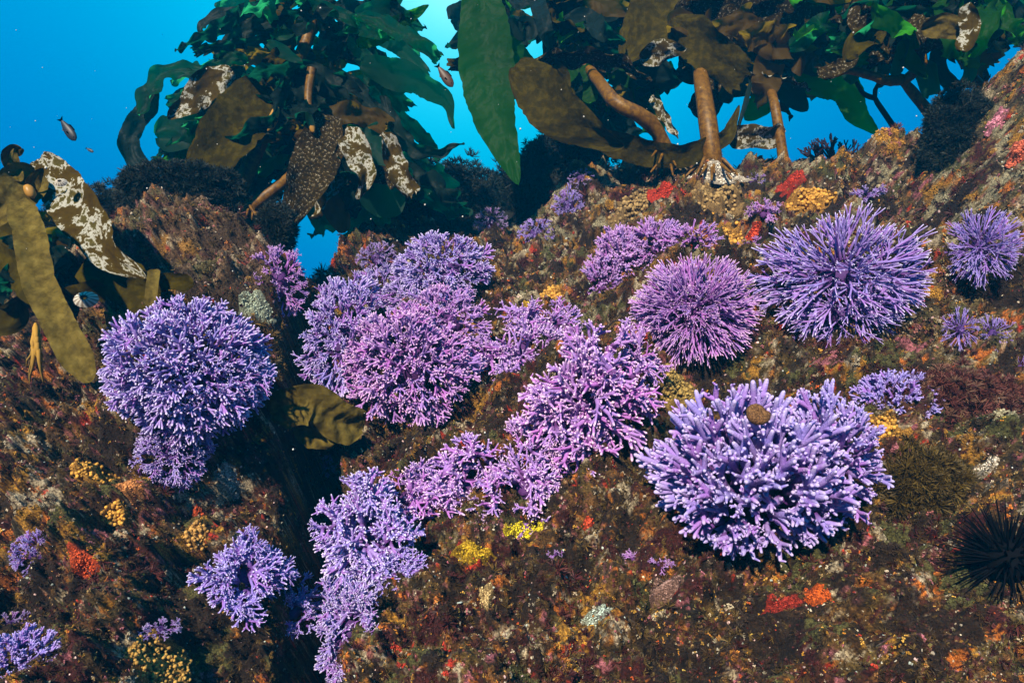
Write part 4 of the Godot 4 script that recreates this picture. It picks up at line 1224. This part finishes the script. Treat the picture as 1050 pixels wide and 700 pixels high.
	# --- the single ruffled blade across the crevice
	var b := thing("drift_kelp", "single ruffled olive kelp blade lying across the top of the dark crevice", "kelp blade", px(322, 430, 1.75))
	blade(b, [[276, 424, 1.72], [296, 418, 1.7], [322, 414, 1.7], [345, 430, 1.74], [372, 440, 1.8]], 21, "olive", "strap", Vector2(0.2, 0.1), 0.22, 0.05)
	blade(b, [[300, 440, 1.76], [322, 446, 1.75], [345, 452, 1.76]], 14, "olive", "strap", Vector2(0.7, 0.5), 0.25, 0.05)

# ------------------------------------------------------------------ bushy weeds and far banks
func weed(called: String, label: String, at: Vector3, r: Vector3, kind: int, n: int, size: Vector2, cols: Array, rock := Color(0.02, 0.02, 0.018)) -> void:
	var o := thing(called, label, "seaweed" if called != "background_rock" else "rock", at)
	var b := Buf.new()
	lump(b, Vector3.ZERO, r * (0.55 if called != "background_rock" else 0.8), rock, 0.3, 16, 24)
	b.smooth()
	part("holdfast" if called != "background_rock" else "boulder", b.mesh(), M.reef, o)
	var mm := MultiMesh.new()
	mm.transform_format = MultiMesh.TRANSFORM_3D
	mm.use_colors = true
	mm.mesh = tufts[kind]
	mm.instance_count = n
	var buf := PackedFloat32Array()
	for k in n:
		var d := Vector3(rr(-1, 1), rr(-0.6, 1), rr(-1, 1)).normalized()
		var bump := 1.0 + 0.35 * nz.get_noise_3dv(d * 2.2 + at * 9.0)
		var p := d * r * bump * lerpf(0.8, 1.02, rng.randf())
		var up := (d + Vector3(rr(-1, 1), rr(-1, 1), rr(-1, 1)) * 0.4).normalized()
		var x := up.cross(Vector3(rr(-1, 1), rr(-1, 1), rr(-1, 1))).normalized()
		var sc := rr(size.x, size.y)
		x *= sc
		up *= sc
		var zz := x.cross(up) / sc
		var c := pick_from(cols)
		buf.append_array([x.x, up.x, zz.x, p.x, x.y, up.y, zz.y, p.y, x.z, up.z, zz.z, p.z, c.r, c.g, c.b, 1.0])
	mm.buffer = buf
	var m := MultiMeshInstance3D.new()
	m.name = "foliage"
	m.multimesh = mm
	m.material_override = M.thin
	m.set_meta("kind", "stuff")
	o.add_child(m)

func build_weeds() -> void:
	var dark := [Color(0.012, 0.019, 0.013), Color(0.009, 0.014, 0.010), Color(0.020, 0.022, 0.012)]
	weed("background_rock", "dark weedy bank in the blue distance behind the stacked corals", px(470, 238, 4.4), Vector3(0.62, 0.42, 0.5), 0, 5200, Vector2(0.025, 0.055), dark)
	weed("background_rock", "small dark weedy knoll in the gap between the two kelps", px(400, 238, 3.9), Vector3(0.22, 0.3, 0.3), 0, 2400, Vector2(0.02, 0.045), dark)
	weed("background_rock", "tall dark weedy bank below the big green kelp blade", px(575, 215, 4.2), Vector3(0.34, 0.5, 0.4), 0, 4000, Vector2(0.025, 0.05), dark)
	weed("background_rock", "far rock shoulder low in the water gap right of the left rock", px(350, 335, 3.6), Vector3(0.22, 0.3, 0.3), 0, 900, Vector2(0.03, 0.07), dark)
	weed("background_rock", "distant low hump behind the ridge beneath the forked stalk", px(840, 205, 4.6), Vector3(0.9, 0.2, 0.4), 0, 1800, Vector2(0.04, 0.08), dark)
	weed("background_rock", "dark weedy rock behind the left kelp", px(120, 262, 2.85), Vector3(0.3, 0.3, 0.25), 0, 4500, Vector2(0.012, 0.032), dark)
	weed("seaweed_bush", "dark bushy weed clinging to the left rock above the small fan coral", px(283, 240, 2.4), Vector3(0.06, 0.11, 0.08), 0, 1400, Vector2(0.01, 0.022), dark)
	weed("seaweed_bush", "dark bushy weed at the foot of the left kelp", px(185, 196, 2.55), Vector3(0.24, 0.1, 0.12), 0, 2600, Vector2(0.012, 0.028), dark)
	weed("seaweed_bush", "tall dark bushy weed leaning on the right wall behind the slanting stalk", px(985, 152, 2.62), Vector3(0.14, 0.22, 0.12), 0, 5000, Vector2(0.010, 0.026), dark)
	weed("seaweed_bush", "bushy golden brown weed between the small coral clump and the urchin", surf(938, 500) + Vector3(0, 0, 0.02), Vector3(0.10, 0.09, 0.07), 0, 3600, Vector2(0.010, 0.028), [Color(0.07, 0.043, 0.006), Color(0.11, 0.07, 0.012), Color(0.04, 0.025, 0.004)], Color(0.03, 0.018, 0.004))
	weed("seaweed_bush", "maroon feathery weed covering the knob right of the small coral clump", surf(975, 425), Vector3(0.19, 0.11, 0.08), 0, 3000, Vector2(0.010, 0.022), [Color(0.10, 0.024, 0.02), Color(0.16, 0.05, 0.035), Color(0.06, 0.016, 0.014), Color(0.2, 0.1, 0.06)], Color(0.05, 0.016, 0.012))
	# the dark branching weed silhouetted on the ridge
	for q in [["dark branching weed standing on the ridge against the blue water", 850, 172, 2.95, 0.15], ["smaller dark branching weed right of the first on the ridge", 884, 176, 2.95, 0.10]]:
		var at := px(q[1], q[2], q[3])
		var b := Buf.new()
		for k in 16:
			var d := Vector3(rr(-1, 1), rr(0.5, 1.3), rr(-0.6, 0.6)).normalized()
			dark_fork(b, Vector3(rr(-0.03, 0.03), -0.03, 0), d, q[4] * rr(0.35, 0.5), 0.006, 3)
		var o := part("branching_weed", b.mesh(), M.turf, self)
		o.position = at
		tag(o, q[0], "seaweed")
	# golden feathery weed with trailing wisps
	var gw := thing("feathery_weed", "golden feathery weed hanging below the far left straps", "seaweed", surf(36, 335))
	for k in 9:
		var x := 36.0 + rr(-5, 7)
		var dd := 1.74
		var b := Buf.new()
		var p0 := px(36, 332, dd)
		var pts := PackedVector3Array()
		var n := 8
		for j in n:
			var t := float(j) / (n - 1)
			pts.append(px(lerpf(36, x + rr(-3, 3) + 8.0 * sin(k * 1.7) * t, t), lerpf(332, 362 + k * 4.5, t), dd - 0.05 * sin(t * PI)) - gw.position)
		var rad := PackedFloat32Array([0.004, 0.007, 0.007, 0.006, 0.005, 0.0035, 0.0025, 0.0015])
		var col := PackedColorArray()
		for j in n:
			col.append(Color(0.40, 0.20, 0.02).lerp(Color(0.2, 0.13, 0.03), float(j) / n))
		b.tube(pts, rad, col, 6)
		part("frond", b.mesh(), M.turf, gw)

func dark_fork(b: Buf, at: Vector3, d: Vector3, l: float, r: float, level: int) -> void:
	var e := at + d * l
	var c := Color(0.022, 0.010, 0.016)
	b.tube([at, at + d * l * 0.5 + Vector3(rr(-1, 1), rr(-1, 1), 0) * l * 0.08, e], [r, r * 0.9, r * 0.8], [c, c, c], 5)
	if level > 0:
		for k in 2:
			dark_fork(b, e, (d + Vector3(rr(-1, 1), rr(-0.4, 1), rr(-0.7, 0.7)) * 0.75).normalized(), l * rr(0.55, 0.8), r * 0.8, level - 1)

# ------------------------------------------------------------------ animals
func fish(label: String, at: Vector3, l: float, turn: Basis, body: Color, fin: Color) -> void:
	var o := thing("fish", label, "fish", at, "small fish in the open water")
	o.basis = turn
	var bm := std("fish_skin", body.linear_to_srgb(), 0.45)
	var fm := std("fish_fin", fin.linear_to_srgb(), 0.5)
	var b := Buf.new()
	var n := 14
	for j in n + 1:
		var t := float(j) / n
		var hh := l * 0.19 * pow(sin(PI * pow(t, 0.7) * 0.94 + 0.03), 0.8) + l * 0.012
		for i in 12:
			var a := TAU * i / 12
			var shade := 1.0
			b.add(Vector3((0.5 - t) * l, sin(a) * hh, cos(a) * hh * 0.45), Vector3(0, sin(a), cos(a)), Color(shade, shade, shade))
	for j in n:
		for i in 12:
			var a := j * 12 + i
			var e := j * 12 + (i + 1) % 12
			b.quad(a, a + 12, e + 12, e)
	var nose := b.add(Vector3(0.51 * l, 0, 0), Vector3.RIGHT, Color.WHITE)
	for i in 12:
		b.tri(nose, i, (i + 1) % 12)
	b.smooth()
	part("body", b.mesh(), bm, o)
	for q in [["tail_fin", -0.46, 0.0, [[0.0, 0.02], [-0.2, 0.15], [-0.14, 0.0], [-0.2, -0.15], [0.0, -0.02]]], ["dorsal_fin", 0.0, 0.15, [[0.18, 0.0], [0.1, 0.09], [-0.15, 0.07], [-0.28, -0.03], [0.0, -0.02]]], ["anal_fin", -0.1, -0.13, [[0.08, 0.0], [-0.06, -0.08], [-0.2, 0.02], [0.0, 0.03]]], ["pectoral_fin", 0.16, -0.03, [[0.0, 0.02], [-0.14, 0.01], [-0.12, -0.06], [0.0, -0.02]]]]:
		var fb := Buf.new()
		var thick := 0.006 * l
		var zo := 0.085 * l if q[0] == "pectoral_fin" else 0.0
		for s in [-1.0, 1.0]:
			var first := fb.v.size()
			for e in q[3]:
				fb.add(Vector3(q[1] + e[0], q[2] + e[1], 0) * l + Vector3(0, 0, s * thick + zo), Vector3(0, 0, s), Color.WHITE)
			for k in range(1, q[3].size() - 1):
				fb.tri(first, first + k, first + k + 1)
		part(q[0], fb.mesh(), fm, o)
	for s in [-1.0, 1.0]:
		var eb := Buf.new()
		lump(eb, Vector3(0.36 * l, 0.035 * l, s * 0.05 * l), Vector3.ONE * 0.028 * l, Color.WHITE, 0.0, 5, 8)
		part("eye", eb.mesh(), M.urchin, o)

func build_animals() -> void:
	fish("dark fish swimming in open water above the far left kelp", px(70, 134, 3.4), 0.125, Basis(Vector3.BACK, -0.95), Color(0.015, 0.014, 0.016), Color(0.012, 0.028, 0.03))
	fish("tiny distant fish below and right of the dark fish", px(92, 154, 5.0), 0.06, Basis(Vector3.BACK, -0.5), Color(0.03, 0.03, 0.035), Color(0.03, 0.028, 0.03))
	fish("small reddish fish heading down beside the big green kelp blade", px(457, 79, 2.6), 0.095, Basis(Vector3.BACK, -0.95), Color(0.055, 0.026, 0.012), Color(0.03, 0.03, 0.02))
	# black urchin
	var c := surf(1034, 582)
	var q := sl(c)
	var n := reef_normal(q.x, q.y, 0.06)
	c += n * 0.02
	var u := thing("sea_urchin", "black long spined sea urchin wedged at the right edge of the reef", "sea urchin", c)
	var b := Buf.new()
	lump(b, Vector3.ZERO, Vector3(0.042, 0.042, 0.042), Color.WHITE, 0.03, 10, 16)
	part("test", b.mesh(), M.urchin, u)
	var s := Buf.new()
	s.tube([Vector3.ZERO, Vector3(0, 0.5, 0), Vector3(0, 1, 0)], [0.022, 0.016, 0.004], [Color.WHITE, Color.WHITE, Color.WHITE], 5)
	var sm := s.mesh()
	for k in 220:
		var zz := 1.0 - 1.5 * (k + 0.5) / 220
		var ph := k * 2.39996
		var w := sqrt(1.0 - zz * zz)
		var side := n.cross(Vector3.UP).normalized()
		var d := (side * cos(ph) * w + n.cross(side) * sin(ph) * w + n * zz + Vector3(rr(-1, 1), rr(-1, 1), rr(-1, 1)) * 0.12).normalized()
		var x := d.cross(Vector3(0.3, 0.5, 0.8)).normalized()
		var l := rr(0.035, 0.08)
		part("spine", sm, M.urchin, u, Transform3D(Basis(x * 0.1, d * l, x.cross(d) * 0.1), d * 0.037))
	# snail on the thick fingered coral
	snail("round brown snail resting on the thick fingered coral", px(776, 424, 1.20), 0.021, Color(0.24, 0.12, 0.045))
	snail("small brown snail at the foot of the dark branching weed", px(856, 164, 2.85), 0.02, Color(0.35, 0.15, 0.05))
	limpet("pale ribbed keyhole limpet on the brown blade of the far left kelp", px(88, 307, 1.86), 0.032)
	limpet("small white keyhole limpet at the top of the encrusted kelp blade", px(62, 187, 1.9), 0.017)

func snail(label: String, at: Vector3, r: float, col: Color) -> void:
	var o := thing("snail", label, "snail", at)
	var b := Buf.new()
	var pts := PackedVector3Array()
	var rad := PackedFloat32Array()
	var cs := PackedColorArray()
	for k in 40:
		var t := k / 39.0
		var a := t * TAU * 2.6
		var R := r * 0.62 * pow(1.0 - t * 0.93, 1.3)
		pts.append(Vector3(cos(a) * R, r * 0.9 * t * 0.8, sin(a) * R))
		rad.append(r * 0.62 * pow(1.0 - t * 0.93, 1.2))
		cs.append(col * (0.7 + 0.5 * absf(sin(k * 1.3))) + Color(0, 0, 0, 1))
	b.tube(pts, rad, cs, 10)
	part("shell", b.mesh(), M.sponge, o, Transform3D(Basis(Vector3(1, 0, 0), 1.0), Vector3.ZERO))
	var f := Buf.new()
	lump(f, Vector3(0, -r * 0.45, -r * 0.2), Vector3(r * 0.8, r * 0.25, r * 0.6), Color(0.12, 0.06, 0.03), 0.1, 6, 10)
	part("foot", f.mesh(), M.turf, o)

func limpet(label: String, at: Vector3, r: float) -> void:
	var b := Buf.new()
	for j in 8:
		var f := j / 7.0
		for i in 48:
			var a := TAU * i / 48
			var rib := 1.0 + (0.05 * f if i % 2 else 0.0)
			var c := Color(0.52, 0.48, 0.40) if i % 4 < 2 else Color(0.20, 0.16, 0.12)
			if f < 0.2:
				c = Color(0.03, 0.025, 0.02)
			b.add(Vector3(cos(a) * r * lerpf(0.14, 1.0, f) * rib, sin(a) * r * 0.75 * lerpf(0.14, 1.0, f) * rib, r * 0.55 * (1.0 - f * f) - (r * 0.25 if j == 0 else 0.0)), Vector3.BACK, c)
	for j in 7:
		for i in 48:
			var a := j * 48 + i
			var e := j * 48 + (i + 1) % 48
			b.quad(a, e, e + 48, a + 48)
	b.smooth()
	var o := part("limpet", b.mesh(), M.turf, self)
	o.transform = Transform3D(Basis(Vector3.UP, 0.2) * Basis(Vector3.RIGHT, -0.3), at)
	tag(o, label, "limpet")

# ------------------------------------------------------------------ light, water and camera
func water_sky() -> Sky:
	# the open water: dark below, blue at eye level, brighter upwards, pale where the sun comes through the surface
	var im := Image.create(512, 256, false, Image.FORMAT_RGBF)
	var sun := px(470, -55, 1.0).normalized()
	for y in 256:
		var el := PI * (0.5 - (y + 0.5) / 256.0)
		for x in 512:
			var az := TAU * ((x + 0.5) / 512.0)
			var d := Vector3(sin(az) * cos(el), sin(el), -cos(az) * cos(el))
			var c := Color(0.001, 0.018, 0.06)
			var level := Color(0.0, 0.090, 0.31)
			if el > 0.0:
				c = level.lerp(Color(0.0, 0.21, 0.45), smoothstep(0.02, 0.62, el))
				var g := d.angle_to(sun)
				c += Color(0.0, 0.32, 0.26) * exp(-g * g / 0.11) + Color(0.25, 0.22, 0.09) * exp(-g * g / 0.011)
			else:
				c = level.lerp(c, smoothstep(0.0, 0.35, -el))
			c.a = 1
			im.set_pixel(x, y, c)
	var m := PanoramaSkyMaterial.new()
	m.panorama = ImageTexture.create_from_image(im)
	var s := Sky.new()
	s.sky_material = m
	return s

func _ready() -> void:
	var cam := Camera3D.new()
	cam.name = "camera"
	cam.fov = 55.0
	cam.near = 0.05
	cam.far = 200.0
	add_child(cam)
	cam.current = true
	var env := Environment.new()
	env.background_mode = Environment.BG_SKY
	env.sky = water_sky()
	env.tonemap_mode = Environment.TONE_MAPPER_LINEAR
	env.tonemap_exposure = 1.75
	env.sdfgi_enabled = true
	env.ssao_enabled = true
	env.ssil_enabled = true
	env.fog_enabled = true
	env.fog_light_color = lin(0.0, 0.46, 0.95)
	env.fog_density = 0.013
	var we := WorldEnvironment.new()
	we.name = "water"
	we.environment = env
	add_child(we)
	var sun := DirectionalLight3D.new()
	sun.name = "sun"
	sun.light_energy = 1.6
	sun.light_color = Color(1.0, 0.95, 0.86)
	sun.light_angular_distance = 1.5
	sun.shadow_enabled = true
	sun.look_at_from_position(Vector3(-0.28, 0.56, 0.79), Vector3.ZERO)
	add_child(sun)

	rng.seed = 20
	nz.seed = 5
	nz.frequency = 1.0
	nz.fractal_octaves = 3
	nfine.seed = 9
	nfine.frequency = 1.0
	nfine.fractal_octaves = 2
	ncell.seed = 4
	ncell.frequency = 1.0
	ncell.noise_type = FastNoiseLite.TYPE_CELLULAR
	ncell.fractal_type = FastNoiseLite.FRACTAL_NONE
	nlump.seed = 31
	nlump.frequency = 1.0
	nlump.noise_type = FastNoiseLite.TYPE_CELLULAR
	nlump.cellular_return_type = FastNoiseLite.RETURN_DISTANCE
	nlump.fractal_octaves = 2
	nlump.fractal_gain = 0.45
	nlump.domain_warp_enabled = false
	var t0 := Time.get_ticks_msec()
	make_materials()
	build_reef()
	print("reef ", Time.get_ticks_msec() - t0)
	build_turf()
	print("turf ", Time.get_ticks_msec() - t0)
	build_corals()
	print("corals ", Time.get_ticks_msec() - t0)
	build_crusts()
	build_kelp()
	build_weeds()
	build_animals()
	var mm := MultiMesh.new()
	mm.transform_format = MultiMesh.TRANSFORM_3D
	mm.use_colors = true
	mm.mesh = tufts[6]
	mm.instance_count = 420
	for k in 420:
		var d := rr(0.7, 3.6)
		var at := px(rr(-250, 1300), rr(-60, 560), d)
		var r := rr(0.0004, 0.0014)
		mm.set_instance_transform(k, Transform3D(Basis().scaled(Vector3.ONE * r), at))
		mm.set_instance_color(k, Color(0.5, 0.48, 0.42))
	var snow := MultiMeshInstance3D.new()
	snow.name = "marine_snow"
	snow.multimesh = mm
	snow.material_override = M.turf
	add_child(snow)
	tag(snow, "tiny pale specks drifting in the open water", "particles")
	snow.set_meta("kind", "stuff")
	print("all ", Time.get_ticks_msec() - t0)
